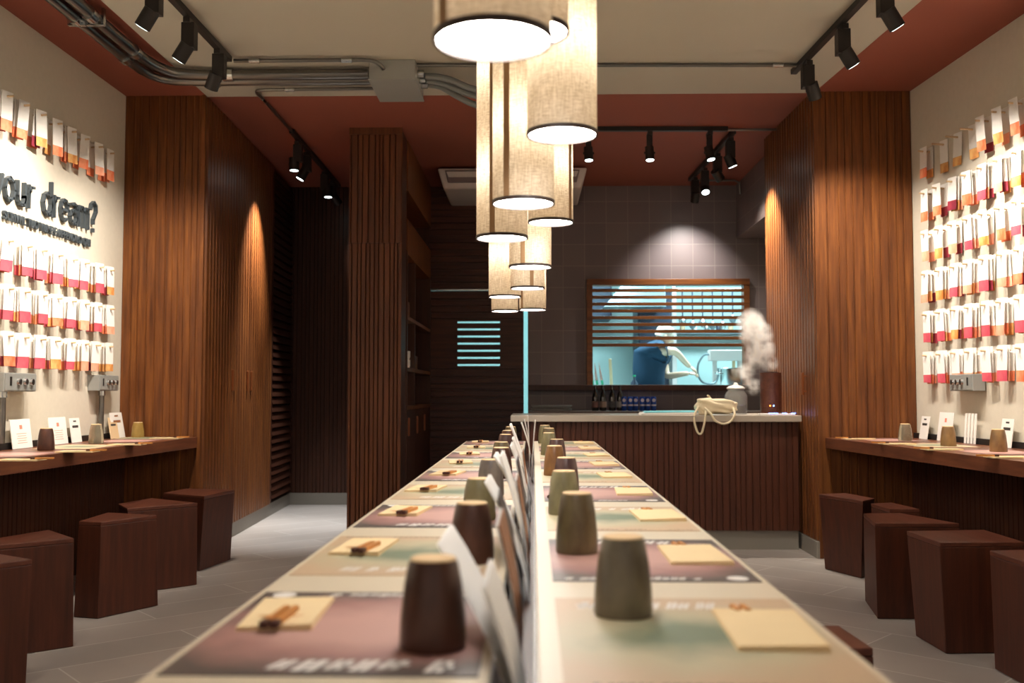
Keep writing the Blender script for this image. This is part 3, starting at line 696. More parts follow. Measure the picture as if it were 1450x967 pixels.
for k, (y, x) in enumerate([(6.1, 2.23), (5.5, 2.27), (4.9, 2.32), (4.25, 2.37)]):
    counter_mat(x - .06, y, .15, .20, .075, k % 2 == 0, 'printed placemat on the right wall counter, ' + ['beside the column', 'under the tan cup', 'third from the column', 'nearest the camera'][k], 'placemats on the right counter')
for (px, py, c, h, lb) in [(65, 637, 'brown', .108, 'brown upturned cup on the left counter, nearest'), (136, 628, 'smoke', .108, 'smoky glass cup on the left counter, middle'),
                        (195, 619, 'honey', .095, 'amber glass cup on the left counter by the slatted column'),
                        (1282, 624, 'smoke', .10, 'smoky glass cup on the right counter by the column'), (1343, 631.5, 'tan', .105, 'tan upturned cup at the middle of the right counter'),
                        (1414, 639.5, 'tan', .108, 'tan upturned cup on the right counter, nearest')]:
    p = atz(px, py, CT + .001); cup(p.x, p.y, h, c, lb, 'cups on the wall counters', CT + .001)
for (px, py, s, lb) in [(30, 652, -1, 'nearest on the left counter'), (110, 640, -1, 'second on the left counter'), (180, 630, -1, 'third on the left counter'), (236, 621, -1, 'on the left counter beside the column'),
                     (1216, 622, 1, 'on the right counter beside the column'), (1270, 629, 1, 'second on the right counter'), (1334, 637, 1, 'third on the right counter'), (1428, 648, 1, 'nearest on the right counter')]:
    p = atz(px, py, CT + .001); napkin(p.x - s * .0, p.y, 0, .09, .05, 'folded cream napkin ' + lb, 'napkins on the wall counters', CT + .001, env=False)
    chopsticks(p.x - s * .06, p.y - .02, s * 1.45, .085, 'short chopsticks over the napkin ' + lb, 'chopsticks on the wall counters', CT + .0085)
# small cards leaning against the wall
M_CARDTXT = plain('coral card print', srgb(226,140,120), .6); M_CARDDK = plain('dark card print', srgb(60,56,54), .6)
def card(side, y, w, h, label, mt=M_WHITEP, pr=None, tall=False, lean=.022, tilt=0):
    wx = (XL if side < 0 else xr(y)) - side * .024
    t = thing('table_card', label, 'card', (wx - side * (lean + .002), y, CT + .001), 0, 'cards leaning on the walls above the counters')
    s = side
    m = MB(); th = .004
    m.hexa([(0, -w, 0), (-s*th, -w, 0), (-s*th, w, 0), (0, w, 0)], [(s*lean, -w + tilt, h), (s*(lean-th) , -w + tilt, h), (s*(lean-th), w + tilt, h), (s*lean, w + tilt, h)])
    m.build('sheet', mt, t)
    if pr:
        m = MB()
        def strip(a0, a1, b0, b1):
            f = lambda b_: s * lean * b_ / h - s * (th + .0006)
            m.add([(f(b0), a0 + tilt*b0/h, b0), (f(b0), a1 + tilt*b0/h, b0), (f(b1), a1 + tilt*b1/h, b1), (f(b1), a0 + tilt*b1/h, b1)], [(0, 1, 2, 3)])
        if tall: strip(-w*.6, w*.6, h*.6, h*.7); strip(-w*.3, w*.3, h*.84, h*.9)
        else:
            strip(-w*.14, w*.14, h*.66, h*.8)
            for q in range(5): strip(-w*(.5 - .08*(q % 2)), w*(.5 - .08*(q % 2)), h*(.5 - q*.08), h*(.515 - q*.08))
        m.build('printed_text', pr, t)
card(-1, 5.10, .10, .15, 'square white card with coral text, left counter nearest', pr=M_CARDTXT)
card(-1, 5.50, .10, .15, 'square white card with coral text behind the brown cup', pr=M_CARDTXT)
card(-1, 5.71, .062, .14, 'tall narrow white card with dark print, left wall', pr=M_CARDDK, tall=True)
card(-1, 6.17, .06, .13, 'tilted tan card with dark print near the left column', mt=M_PEG, pr=M_CARDDK, tall=True, lean=.05, tilt=.06)
card(-1, 6.28, .09, .16, 'white folded card with a brown picture by the left column', pr=M_MENUART, tall=True, lean=.03)
card(1, 6.22, .062, .14, 'narrow white card with dark print beside the right column', pr=M_CARDDK, tall=True)
card(1, 5.95, .10, .17, 'wide white card with faint coral text, right wall', pr=M_CARDTXT)
for k in range(4): card(1, 5.72 - k*.035, .012, .17, 'thin white leaflet in the upright row on the right counter, %s' % ['by the wide card', 'second', 'third', 'outermost'][k], lean=.012)
card(1, 5.28, .065, .15, 'narrow white card with dark print behind the nearest tan cup', pr=M_CARDDK, tall=True)
card(1, 4.93, .09, .17, 'white card at the right edge of the photo', pr=M_CARDTXT)

# ------------------------------------------------------------------ socket boxes
def socket_box(side, y, ln, zb, label, pipe):
    wx = XL if side < 0 else xr(y); s = -side
    t = thing('socket_box', label, 'socket box', (wx, y, zb), 0, 'grey socket boxes on the walls')
    MB().box(min(.001*s, .07*s), max(.001*s, .07*s), -ln/2, ln/2, 0, .095).build('housing', M_GREYBOX, t, bevel=.002)
    MB().box(min(.07*s, .074*s), max(.07*s, .074*s), -ln/2 + .01, ln/2 - .005, .006, .09).build('face_plate', M_GREYBOX, t, bevel=.001)
    MB().box(min(.074*s, .0755*s), max(.074*s, .0755*s), -ln*.34, -ln*.28, .03, .075).build('rocker_switch', M_BLACK, t)
    for q in (-.08, .12, .32):
        a = Vector((.074*s, ln*q, .05)); MB().cyl(a, a + Vector((.012*s, 0, 0)), .019, 18, .016).build('socket', M_STEEL, t, smooth=True)
        MB().cyl(a + Vector((.012*s, 0, 0)), a + Vector((.0135*s, 0, 0)), .012, 16).build('socket_hole', M_BLACK, t)
    if pipe:
        po = -.02 if y > 5.5 else -.10
        MB().tube([(.035*s, po, .001), (.035*s, po, CT + .035 - zb)], .016, 14).build('conduit', M_PIPE, t, smooth=True)
        MB().cyl((.035*s, po, -.03), (.035*s, po, .002), .021, 14).build('gland', M_STEEL, t, smooth=True)
socket_box(-1, 6.08, .28, 1.068, 'grey metal socket box on the left wall near the column', True)
socket_box(-1, 5.02, .32, 1.062, 'grey metal socket box on the left wall at the photo edge', True)
socket_box(1, 5.69, .30, 1.066, 'grey metal socket box alone on the right wall', False)

# ------------------------------------------------------------------ hanging cards
def printed(name, c1, c2):
    return plain(name, c1, .55, var=.0) if c2 is None else ceramic(name, c1, c2, .55)
PR = dict(red=printed('raspberry print', srgb(200,76,94), srgb(218,100,112)), orange=printed('orange print', srgb(222,104,62), srgb(240,160,120)),
          peach=printed('peach print', srgb(240,150,118), srgb(246,186,156)), yellow=printed('golden fruit print', srgb(208,126,60), srgb(238,190,120)),
          wine=printed('wine print', srgb(128,38,56), srgb(160,54,70)))
M_CARDW = plain('white card stock', srgb(240,237,232), .7)
random.seed(21)
def hang_bundle(side, y, ztop, cols, label, group, w=.037, h=.195, spread=.045):
    wx = XL if side < 0 else xr(y); s = -side
    t = thing('card_bundle', label, 'hanging cards', (wx, y, ztop - .03), 0 if side < 0 else math.atan(.065), group)
    MB().cyl((-.001*s, 0, 0), (.085*s, 0, .004), .0055, 10).build('peg', M_PEG, t, smooth=True)
    n = len(cols)
    for i, c in enumerate(cols):
        xo = (.012 + spread * (i / max(1, n - 1)) * random.uniform(.9, 1.1)) * s
        tilt = random.uniform(-.09, .09); yaw_ = (random.uniform(.12, .34) if i == n - 1 else random.uniform(-.1, .25)) * (-1 if side < 0 else .6)
        hh = h * random.uniform(.97, 1.02); sp = .29 * random.uniform(.85, 1.12)
        top, bot = .028, .028 - hh; mid = bot + hh * sp
        def P(u, z, o):
            uu = u + tilt * (z - .0); return (xo + o + uu * math.sin(yaw_) * -1, uu * math.cos(yaw_), z)
        m = MB(); th = .0014
        for (za, zb_, mi) in ((mid, top, 0), (bot, mid, 1)):
            m.mi = mi
            m.hexa([P(-w, za, 0), P(w, za, 0), P(w, za, th), P(-w, za, th)], [P(-w, zb_, 0), P(w, zb_, 0), P(w, zb_, th), P(-w, zb_, th)])
        m.build('card', [M_CARDW, PR[c]], t)
cname = dict(red='raspberry red', orange='orange', peach='peach', yellow='golden yellow', wine='wine red')
colsL = [5.97 + .145 - .1715 * k for k in range(9)]
def colword(k, side):
    return 'next to the column' if k == 0 else ORD[k] + ' from the column'
rowsL = [(2.575, 8, 'orange peach orange yellow orange yellow orange orange'.split()),
         (1.845, 9, 'yellow red red red red red red red orange'.split()),
         (1.605, 9, 'peach red peach red orange red red red orange'.split()),
         (1.368, 9, 'yellow peach peach red yellow red red orange orange'.split())]
rn = ['top', 'second', 'third', 'bottom']
for ri, (z, n, cs) in enumerate(rowsL):
    for k in range(n):
        main = cs[k]; others = [random.choice(['orange', 'wine', 'red', 'orange', 'yellow']) for _ in range(random.choice([2, 2, 3]))]
        if ri == 0: others = others[:random.choice([1, 2])]; others = ['orange' if o in ('red',) else o for o in others]
        hang_bundle(-1, colsL[k] + random.uniform(-.01, .01) - (.01 if ri else .06), z, others + [main],
                    'white cards with %s bottoms, %s row of left wall, %s' % (cname[main], rn[ri], colword(k, -1)), 'card bundles on the left wall',
                    h=.20 if ri == 0 else .18)
colsR = [6.13 - .172 * k for k in range(8)]
rowsR = [(2.58, 'orange yellow yellow yellow orange yellow orange yellow'), (2.315, 'orange orange wine orange red peach yellow orange'), (2.06, 'peach yellow peach red yellow orange red orange'),
         (1.81, 'peach yellow red peach red peach orange yellow'), (1.56, 'red red yellow red red peach red orange'), (1.31, 'red red peach red red red orange red')]
rnR = ['top', 'second', 'third', 'fourth', 'fifth', 'bottom']
for ri, (z, cs) in enumerate(rowsR):
    for k, main in enumerate(cs.split()):
        if ri == 5 and k == 3: main = 'peach'
        nb = 0 if (ri == 0 and k in (1, 2, 3)) else random.choice([1, 1, 2]) if ri < 3 else 2
        others = [random.choice(['orange', 'yellow', 'wine', 'orange', 'peach']) for _ in range(nb)]
        hang_bundle(1, colsR[k] + random.uniform(-.008, .008), z, others + [main],
                    'white cards with %s bottoms, %s row of right wall, %s' % (cname[main], rnR[ri], colword(k, 1)), 'card bundles on the right wall', h=.195)

# ------------------------------------------------------------------ wall lettering
def stroke(mb, pts, w, d, s=1):
    """flat bar strokes in the Y-Z plane standing off the wall towards +x"""
    for (a, b_) in zip(pts[:-1], pts[1:]):
        a = Vector((0, a[0], a[1])); b_ = Vector((0, b_[0], b_[1])); u = (b_ - a); 
        if u.length < 1e-5: continue
        u.normalize(); n = Vector((0, -u.z, u.y)) * w * .5; a = a - u * w * .3; b_ = b_ + u * w * .3
        X = Vector((d, 0, 0))
        mb.hexa([a - n, b_ - n, b_ + n, a + n], [a - n + X, b_ - n + X, b_ + n + X, a + n + X])
def arc(cy, cz, ry, rz, a0, a1, n=10): return [(cy + ry * math.cos(math.radians(a0 + (a1-a0)*i/n)), cz + rz * math.sin(math.radians(a0 + (a1-a0)*i/n))) for i in range(n+1)]
xh = .12
sg = thing('wall_sign', 'raised dark letters reading your dream? on the left wall', 'wall lettering', (XL + .001, 4.8, 2.04))
def letter(strokes, off):
    m = MB()
    for s_ in strokes: stroke(m, [(p[0] + off, p[1]) for p in s_], .0145, .022)
    m.build('letter', M_LETTER, sg)
o_l = arc(.05, .06, .045, .06, 0, 360, 8)
letter([[(.0, .12), (.045, .0)], [(.09, .12), (.03, -.06)]], .01)                                   # y
letter([o_l], .12)                                                                                     # o
letter([[(.0, .12), (0, .04)] + arc(.035, .038, .035, .038, 180, 360, 5) + [(.07, .12)], [(.07, .05), (.07, 0)]], .25)   # u
letter([[(0, 0), (0, .12)], [(0, .08), (.02, .112), (.05, .115)]], .365)                             # r
letter([o_l, [(.095, .0), (.095, .185)]], .515)                                                        # d
letter([[(0, 0), (0, .12)], [(0, .08), (.02, .112), (.05, .115)]], .645)
letter([[(.005, .062), (.085, .062)] + arc(.045, .06, .042, .06, 0, 310, 9)], .72)                   # e
letter([arc(.04, .04, .038, .04, 0, 360, 8), [(.08, 0), (.08, .09)] + [(.07, .112), (.045, .12), (.012, .112)]], .835)   # a
letter([[(0, 0), (0, .12)], [(0, .09), (.02, .118), (.045, .118), (.06, .09), (.06, 0)], [(.06, .09), (.08, .118), (.105, .118), (.12, .09), (.12, 0)]], .945)   # m
letter([[(.0, .13), (.01, .16), (.04, .178), (.07, .16), (.075, .125), (.05, .09), (.035, .07), (.035, .045)], [(.035, .012), (.035, -.004)]], 1.10)              # ?
def text_mesh(body, size, depth):
    cu = bpy.data.curves.new('lettering', 'FONT'); cu.body = body; cu.size = size; cu.extrude = depth; cu.offset = size * .018; cu.align_x = 'LEFT'
    o = bpy.data.objects.new('tmp', cu); C.objects.link(o); dg = bpy.context.evaluated_depsgraph_get(); dg.update()
    me = bpy.data.meshes.new_from_object(o.evaluated_get(dg)); bpy.data.objects.remove(o); return me
def put_text(name, body, size, depth, mat, width=None, parent=None):
    me = text_mesh(body, size, depth); me.materials.clear(); me.materials.append(mat); me.name = name
    xs = [v.co.x for v in me.vertices]; o = bpy.data.objects.new(name, me); C.objects.link(o)
    if width:
        f = width / (max(xs) - min(xs))
        for v in me.vertices: v.co.x *= f
    if parent: o.parent = parent
    return o
o = put_text('wall_caption', 'SCRIVI IL TUO YUME E APPENDILO QUI', .062, .008, M_LETTER, .98)
# text reads towards +y on the left wall (seen from +x side)
o.matrix_world = Matrix(((0, 0, 1, XL + .009), (1, 0, 0, 4.925), (0, 1, 0, 1.94), (0, 0, 0, 1)))
tag(o, 'small raised capitals under the large dream lettering, left wall', 'wall lettering')

# ------------------------------------------------------------------ stools
def stool(bot, top, label, z1=.45):
    """bot/top: counter-clockwise plan polygons (world)"""
    cx = sum(p[0] for p in bot) / len(bot); cy = sum(p[1] for p in bot) / len(bot)
    t = thing('stool', label, 'stool', (cx, cy, 0), 0, 'faceted wooden block stools')
    f = lambda P, z: [(p[0] - cx, p[1] - cy, z) for p in P]
    mid = [(b_[0] + (a[0] - b_[0]) * (1 - .02 / z1), b_[1] + (a[1] - b_[1]) * (1 - .02 / z1)) for a, b_ in zip(top, bot)]
    MB().hexa(f(bot, .002), f(mid, z1 - .02)).build('body', M_STOOL, t, bevel=.003)
    MB().hexa(f(mid, z1 - .0195), f(top, z1)).build('seat', M_STOOLTOP, t, bevel=.003)
    return t
def ccw(P):
    a = sum(P[i][0]*P[(i+1) % len(P)][1] - P[(i+1) % len(P)][0]*P[i][1] for i in range(len(P))); return a > 0
def mk(b_, t_, lb):
    # the foot is a scaled and shifted copy of the top, so all faces stay flat
    L0 = math.hypot(b_[1][0]-b_[0][0], b_[1][1]-b_[0][1]) / math.hypot(t_[1][0]-t_[0][0], t_[1][1]-t_[0][1]); s_ = min(1.08, max(.82, L0))
    mb_ = ((b_[0][0]+b_[1][0])/2, (b_[0][1]+b_[1][1])/2); mt_ = ((t_[0][0]+t_[1][0])/2, (t_[0][1]+t_[1][1])/2)
    b_ = [(mb_[0] + (p[0]-mt_[0])*s_, mb_[1] + (p[1]-mt_[1])*s_) for p in t_]
    if not ccw(t_): b_ = b_[::-1]; t_ = t_[::-1]
    stool(b_, t_, lb)
mk([(-1.99,5.87),(-1.90,6.27),(-2.22,6.32),(-2.28,6.0)], [(-1.93,5.80),(-1.87,6.19),(-2.20,6.26),(-2.24,5.98)], 'walnut block stool beside the slatted column, left side')
mk([(-2.10,5.22),(-1.85,5.46),(-2.18,5.72),(-2.24,5.45)], [(-2.13,5.18),(-1.85,5.45),(-2.2,5.69),(-2.27,5.40)], 'reddish block stool second from the left column, wedge-shaped top')
mk([(-2.02,4.62),(-1.88,4.95),(-2.16,5.02),(-2.16,4.63)], [(-2.03,4.64),(-1.87,4.91),(-2.16,5.01),(-2.15,4.67)], 'block stool with its corner turned to the table, third on the left')
mk([(-2.10,3.97),(-1.92,4.14),(-2.16,4.38),(-2.27,4.08)], [(-2.15,3.93),(-1.92,4.13),(-2.15,4.38),(-2.27,4.05)], 'block stool fourth from the left column')
mk([(-1.99,3.40),(-1.84,3.60),(-2.10,3.78),(-2.22,3.50)], [(-2.02,3.38),(-1.83,3.61),(-2.10,3.78),(-2.23,3.48)], 'block stool at the lower left edge of the photo')
mk([(1.88,5.73),(1.73,6.02),(1.93,6.10),(2.02,5.82)], [(1.85,5.63),(1.71,6.0),(1.89,6.06),(1.96,5.76)], 'small block stool standing nearest the right column')
mk([(1.87,5.22),(1.86,5.47),(2.05,5.50),(2.10,5.2)], [(1.86,5.24),(1.85,5.50),(1.98,5.55),(2.02,5.25)], 'block stool mostly hidden under the right counter')
mk([(1.60,4.71),(1.69,5.12),(1.90,5.08),(1.97,4.72)], [(1.59,4.68),(1.66,5.05),(1.85,5.08),(1.98,4.68)], 'block stool second from the right column with a wide top')
mk([(1.68,4.10),(1.65,4.39),(1.96,4.44),(2.0,4.12)], [(1.65,4.09),(1.64,4.42),(2.0,4.47),(2.0,4.11)], 'large block stool with slanting sides, third on the right')
mk([(1.79,3.62),(1.75,3.88),(2.05,3.93),(2.1,3.6)], [(1.77,3.62),(1.76,3.89),(2.06,3.93),(2.1,3.6)], 'block stool at the lower right edge of the photo')
mk([(.52,2.36),(.55,2.62),(.82,2.62),(.80,2.36)], [(.50,2.38),(.55,2.64),(.80,2.64),(.81,2.41)], 'dark block stool tucked under the long table, right side')
for (x, y) in ((1.77, 5.81),):
    pass

# ------------------------------------------------------------------ conduits, junction box, hoses
def cond(name, pts, r, label, couplings=(), group=None, n=14, mat=None):
    pts = [Vector(p) for p in pts]; c = pts[0]
    t = thing(name, label, 'pipe', c, 0, group)
    MB().tube([p - c for p in pts], r, n).build('tube', mat or M_PIPE, t, smooth=True)
    for (p, d) in couplings:
        p = Vector(p) - c; d = Vector(d).normalized() * .03
        MB().cyl(p - d, p + d, r * 1.25, n).build('coupling', M_STEEL, t, smooth=True)
    return t
zc = 2.965
cond('conduit', [(-2.33, .5, zc), (-2.325, 5.45, zc)] + smooth_pts([(-2.32, 5.6, zc), (-2.30, 5.78, zc), (-2.22, 5.90, zc), (-2.05, 5.935, zc)], 5) + [(-.985, 5.93, zc)], .031,
     'thick galvanised pipe nearer the left wall, bending to the junction box', [((-2.325, 5.5, zc), (0, 1, 0)), ((-1.95, 5.935, zc), (1, 0, 0)), ((-2.33, 4.9, zc), (0, 1, 0))])
cond('conduit', [(-2.235, .5, zc), (-2.23, 5.35, zc)] + smooth_pts([(-2.225, 5.5, zc), (-2.20, 5.66, zc), (-2.12, 5.78, zc), (-1.95, 5.82, zc)], 5) + [(-.985, 5.82, zc)], .031,
     'thick galvanised pipe nearer the ceiling light track, bending to the junction box', [((-2.23, 5.4, zc), (0, 1, 0)), ((-1.83, 5.82, zc), (1, 0, 0)), ((-2.235, 4.85, zc), (0, 1, 0))])
for (y, nm) in ((4.92, 'a'), ):
    m = MB()
    for x in (-2.33, -2.235): m.box(x - .045, x + .045, y - .012, y + .012, 2.93, 2.936); m.box(x - .046, x - .034, y - .012, y + .012, 2.932, CZ - .001); m.box(x + .034, x + .046, y - .012, y + .012, 2.932, CZ - .001)
    tag(m.build('pipe_clamp', M_STEEL), 'steel clamp holding both thick galvanised pipes on the terracotta ceiling', 'pipe clamp')
cond('conduit', [(-1.74, 5.63, 2.985), (-1.05, 5.63, 2.985)] + smooth_pts([(-1.0, 5.63, 2.985), (-.93, 5.63, 2.98), (-.89, 5.65, 2.965), (-.875, 5.685, 2.95)], 4), .012, 'thin galvanised pipe from the left track to the junction box',
     [((-1.08, 5.63, 2.985), (1, 0, 0)), ((-1.62, 5.63, 2.985), (1, 0, 0))])
cond('conduit', [(-.99, 6.17, 2.985), (-1.65, 6.18, 2.985)] + smooth_pts([(-1.70, 6.18, 2.985), (-1.76, 6.20, 2.985), (-1.785, 6.27, 2.99)], 4) + [(-1.795, 6.5, 3.005), (-1.80, 7.26, 3.005)], .011, 'thin galvanised pipe turning back to the left passage track',
     [((-1.55, 6.18, 2.985), (1, 0, 0)), ((-1.79, 6.45, 3.0), (0, 1, 0))])
cond('conduit', [(-.685, 5.75, 2.992), (1.56, 5.80, 2.992)], .011, 'long thin pipe crossing the pale ceiling to the right track', [((1.45, 5.797, 2.992), (1, 0, 0))])
cond('conduit', [(1.44, 7.27, 3.0), (1.81, 7.27, 3.0)], .010, 'short thin pipe from the cross track to the right column', [])
cond('conduit', [(1.45, 9.02, 3.0), (1.85, 9.03, 3.0), (1.90, 9.05, 2.98), (1.905, 9.06, 2.88)], .010, 'short thin pipe at the end of the short right track', [])
jb = thing('junction_box', 'grey metal junction box on the pale ceiling between the pipes', 'junction box', (-.825, 5.9, 2.895))
MB().box(-.135, .135, -.21, .23, 0, .112).build('housing', M_GREYBOX, jb, bevel=.002)
MB().box(-.14, .14, -.215, .235, -.008, .0).build('lid', M_GREYBOX, jb, bevel=.001)
for y in (-.1, .0, .1): MB().cyl((.135, y, .06), (.175, y, .06), .026, 12).build('gland', M_STEEL, jb, smooth=True)
for k, (y, dz, xe) in enumerate([(5.84, 0, 5.93), (5.92, -.02, 5.99), (6.0, -.03, 6.19)]):
    cond('flexible_hose', smooth_pts([(-.65, y, 2.955), (-.57, y + .02, 2.955 + dz*.3), (-.48, (2 * y + xe) / 3, 2.935 + dz), (-.38, (y + 2 * xe) / 3, 2.90 + dz), (-.25, xe, 2.89 + dz), (.1, xe, 2.91 + dz), (.30, xe, 2.985)], 6), .020,
         'grey flexible hose from the junction box, ' + ['front one', 'middle one', 'rear one'][k], [], 'hoses right of the junction box', mat=plain('grey rubber hose', srgb(112,116,116), .5))

# ------------------------------------------------------------------ air conditioner
ac = thing('air_conditioner', 'white ceiling-hung air conditioner behind the pendant lamps', 'air conditioner', (-.18, 8.9, 2.83))
MB().hexa([(-.60, -.36, .0), (.60, -.36, .0), (.60, .43, 0), (-.60, .43, 0)], [(-.65, -.42, .17), (.65, -.42, .17), (.65, .43, .185), (-.65, .43, .185)]).build('casing', M_PLASTIC, ac, bevel=.015)
MB().hexa([(-.56, -.388, .05), (.56, -.388, .05), (.56, -.37, .05), (-.56, -.37, .05)], [(-.585, -.432, .15), (.585, -.432, .15), (.585, -.40, .15), (-.585, -.40, .15)]).build('air_outlet', M_GREYP, ac, bevel=.004)
MB().hexa([(-.55, -.40, .085), (.55, -.40, .085), (.55, -.39, .085), (-.55, -.39, .085)], [(-.57, -.442, .135), (.57, -.442, .135), (.57, -.42, .135), (-.57, -.42, .135)]).build('louvre', M_PLASTIC, ac)

# ------------------------------------------------------------------ bar
bar = thing('bar_counter', 'brown ribbed bar counter with a pale stone top at the back', 'bar', (.8, 6.7, 0))
bx0, bx1 = -.12 - .8, 1.80 - .8
ribbed('front_panel', (.99, .04), (-.88, .04), BB + .02, .858, (.03, .055), .007, M_FRONT, .004, parent=bar)
MB().box(-.88, .985, .06, .62, .02, .858).build('carcass', M_WOODD, bar)
MB().box(-.88, .985, .055, .12, 0.0, BB + .018).build('plinth', M_BASEB, bar)
MB().box(-.953, .998, -.02, .68, .86, .902).build('worktop', M_BARTOP, bar, bevel=.003)
bc = thing('back_counter', 'low dark counter under the hatch carrying bottles and cans', 'counter', (1.0, 9.06, 0))
MB().box(-1.03, 1.24, -.26, .28, .0, .86).build('carcass', M_WOODD, bc); MB().box(-1.04, 1.25, -.28, .285, .86, .89).build('worktop', plain('brown grey laminate', srgb(116,98,88), .4), bc)
o = MB().box(-.045, 2.15, YB - .16, YB - .001, 1.075, 1.125).build('trim_5', M_WOODD, bevel=.003); struct(o)
BZ = .9025
# hatch frame with slats
hf = thing('hatch_screen', 'brown wooden slatted screen frame in the kitchen hatch', 'screen', ((HX0 + HX1) / 2, YB - .03, HZ0))
w2 = (HX1 - HX0) / 2; hh = HZ1 - HZ0
MB().box(-w2, -w2 + .055, -.02, .1, .015, hh).build('stile', M_FRAME, hf, bevel=.003); MB().box(w2 - .055, w2, -.02, .1, .015, hh).build('stile', M_FRAME, hf, bevel=.003)
MB().box(-w2, w2, -.03, .1, hh - .045, hh + .012).build('top_rail', M_FRAME, hf, bevel=.003)
for k in range(9):
    zz = hh - .11 - k * .0645
    MB().hexa([(-w2+.055, -.01, zz - .0), (w2-.055, -.01, zz), (w2-.055, .012, zz), (-w2+.055, .012, zz)], [(-w2+.055, -.01, zz+.031), (w2-.055, -.01, zz+.031), (w2-.055, .012, zz+.031), (-w2+.055, .012, zz+.031)]).build('slat', M_FRAME, hf, bevel=.002)
MB().box(-w2, w2, -.03, .15, 0, .018).build('sill', M_FRAME, hf)

# things on the bar
t = thing('humidifier', 'dark brown cylindrical humidifier giving off steam, on the bar end', 'humidifier', (1.665, 6.98, BZ))
m = MB(); prof = [(.074, 0), (.076, .01)]; z = .012
while z < .285: prof += [(.0745, z), (.073, z + .004), (.0745, z + .008)]; z += .0085
prof += [(.070, .293)]; m.lathe(prof, 36); m.build('body', M_STOOLTOP, t, smooth=True)
m = MB(); m.lathe([(.05, .293), (.055, .297), (.03, .300)], 24); m.build('nozzle', M_BLACK, t, smooth=True)
for (x, c, nm) in ((-.022, (1, .16, .02, 1), 'orange_led'), (.002, (.15, .35, 1, 1), 'blue_led')):
    a = Vector((x, -math.sqrt(.0755**2 - x*x), .062)); MB().lathe([(.0045, -.002), (.004, .003)], 12, a, True, Matrix.Rotation(PI/2, 3, 'X')).build(nm, emis(nm, c, 6), t)
# dark jar with lid, clear glass
t = thing('glass_jar', 'clear glass jar with coffee beans and a round lid on the bar', 'jar', (1.43, 7.02, BZ))
MB().lathe([(.070, 0), (.078, .01), (.080, .13), (.066, .158), (.058, .165), (.060, .178), (.056, .178), (.054, .165), (.062, .155), (.076, .128), (.074, .014), (.002, .008)], 32, caps=False).build('vessel', M_JAR, t, smooth=True)
MB().lathe([(.062, .179), (.064, .186), (.05, .198), (.02, .206), (.012, .222), (.006, .224)], 28).build('lid', plain('frosted lid', srgb(210,206,198), .2), t, smooth=True)
MB().lathe([(.071, .010), (.071, .03), (.060, .062), (.03, .05), (.01, .055)], 24).build('coffee_beans', plain('coffee beans', srgb(54,28,24), .5, bump=.8, bscale=120), t, smooth=True)
# canvas bag
M_CANVAS = plain('cream canvas', srgb(226,212,180), .9, bump=.3, bscale=300, var=.05, vscale=25)
t = thing('canvas_bag', 'cream canvas bag bunched on the bar with its strap hanging down', 'bag', (1.25, 6.80, BZ))
bm = bmesh.new(); bmesh.ops.create_icosphere(bm, subdivisions=4, radius=1)
for v in bm.verts:
    c = v.co.copy(); n_ = math.sin(c.x*7 + c.y*3) * .08 + math.sin(c.z*9 + c.x*5) * .06 + math.sin(c.y*11 + 2) * .05
    sg_ = lambda a, e: math.copysign(abs(a) ** e, a)
    v.co = Vector((sg_(c.x, .75) * .135 * (1 + n_), sg_(c.y, .75) * .075 * (1 + n_), .058 + sg_(c.z, .7) * .055 * (1 + n_) * (1.12 if c.x < -.2 else .92)))
    v.co.z = max(v.co.z, .001)
me = bpy.data.meshes.new('body'); bm.to_mesh(me); bm.free(); me.materials.append(M_CANVAS)
for p in me.polygons: p.use_smooth = True
o = bpy.data.objects.new('body', me); C.objects.link(o); o.parent = t
MB().tube(smooth_pts([(-.13, -.06, .06), (-.15, -.09, .03), (-.165, -.105, .006), (-.17, -.125, -.04), (-.15, -.128, -.11), (-.125, -.128, -.12), (-.105, -.128, -.06), (-.09, -.11, .01), (-.08, -.08, .04)], 6), .0075, 8).build('strap', M_CANVAS, t, smooth=True)
MB().tube(smooth_pts([(-.09, -.08, .05), (-.06, -.125, .012), (-.03, -.13, -.035), (.02, -.13, -.055), (.07, -.13, -.04), (.10, -.125, .006), (.10, -.08, .05)], 6), .0075, 8).build('strap', M_CANVAS, t, smooth=True)
MB().tube(smooth_pts([(-.03, 0, .10), (-.045, .0, .125), (-.06, -.01, .135)], 4), .006, 8).build('drawstring', M_CANVAS, t, smooth=True)
# folded cloth stack (white/cyan)
t = thing('paper_stack', 'flat white and turquoise folded sheets lying on the bar', 'paper', (.93, 6.95, BZ))
MB().hexa([(-.20, -.16, 0), (.22, -.16, 0), (.22, .16, 0), (-.18, .16, 0)], [(-.19, -.16, .014), (.22, -.16, .018), (.22, .16, .018), (-.17, .16, .014)]).build('sheet', M_WHITEP, t, bevel=.003)
MB().hexa([(-.17, -.155, .0145), (.215, -.155, .0185), (.215, .15, .0185), (-.15, .15, .0145)], [(-.16, -.155, .024), (.20, -.155, .026), (.20, .15, .026), (-.14, .15, .024)]).build('turquoise_sheet', plain('turquoise paper', srgb(120,206,220), .6), t, bevel=.003)
# small strip light unit
t = thing('power_strip', 'small power strip with blue glowing lights at the bar end', 'power strip', (1.64, 6.76, BZ))
MB().box(-.11, .13, -.03, .03, 0, .012).build('body', M_WHITEP, t, bevel=.003)
for x in (-.03, .0, .06, .12): MB().box(x - .012, x + .012, -.0315, .0, .0121, .0165).build('light', emis('blue light', (.12, .2, 1, 1), 3), t)
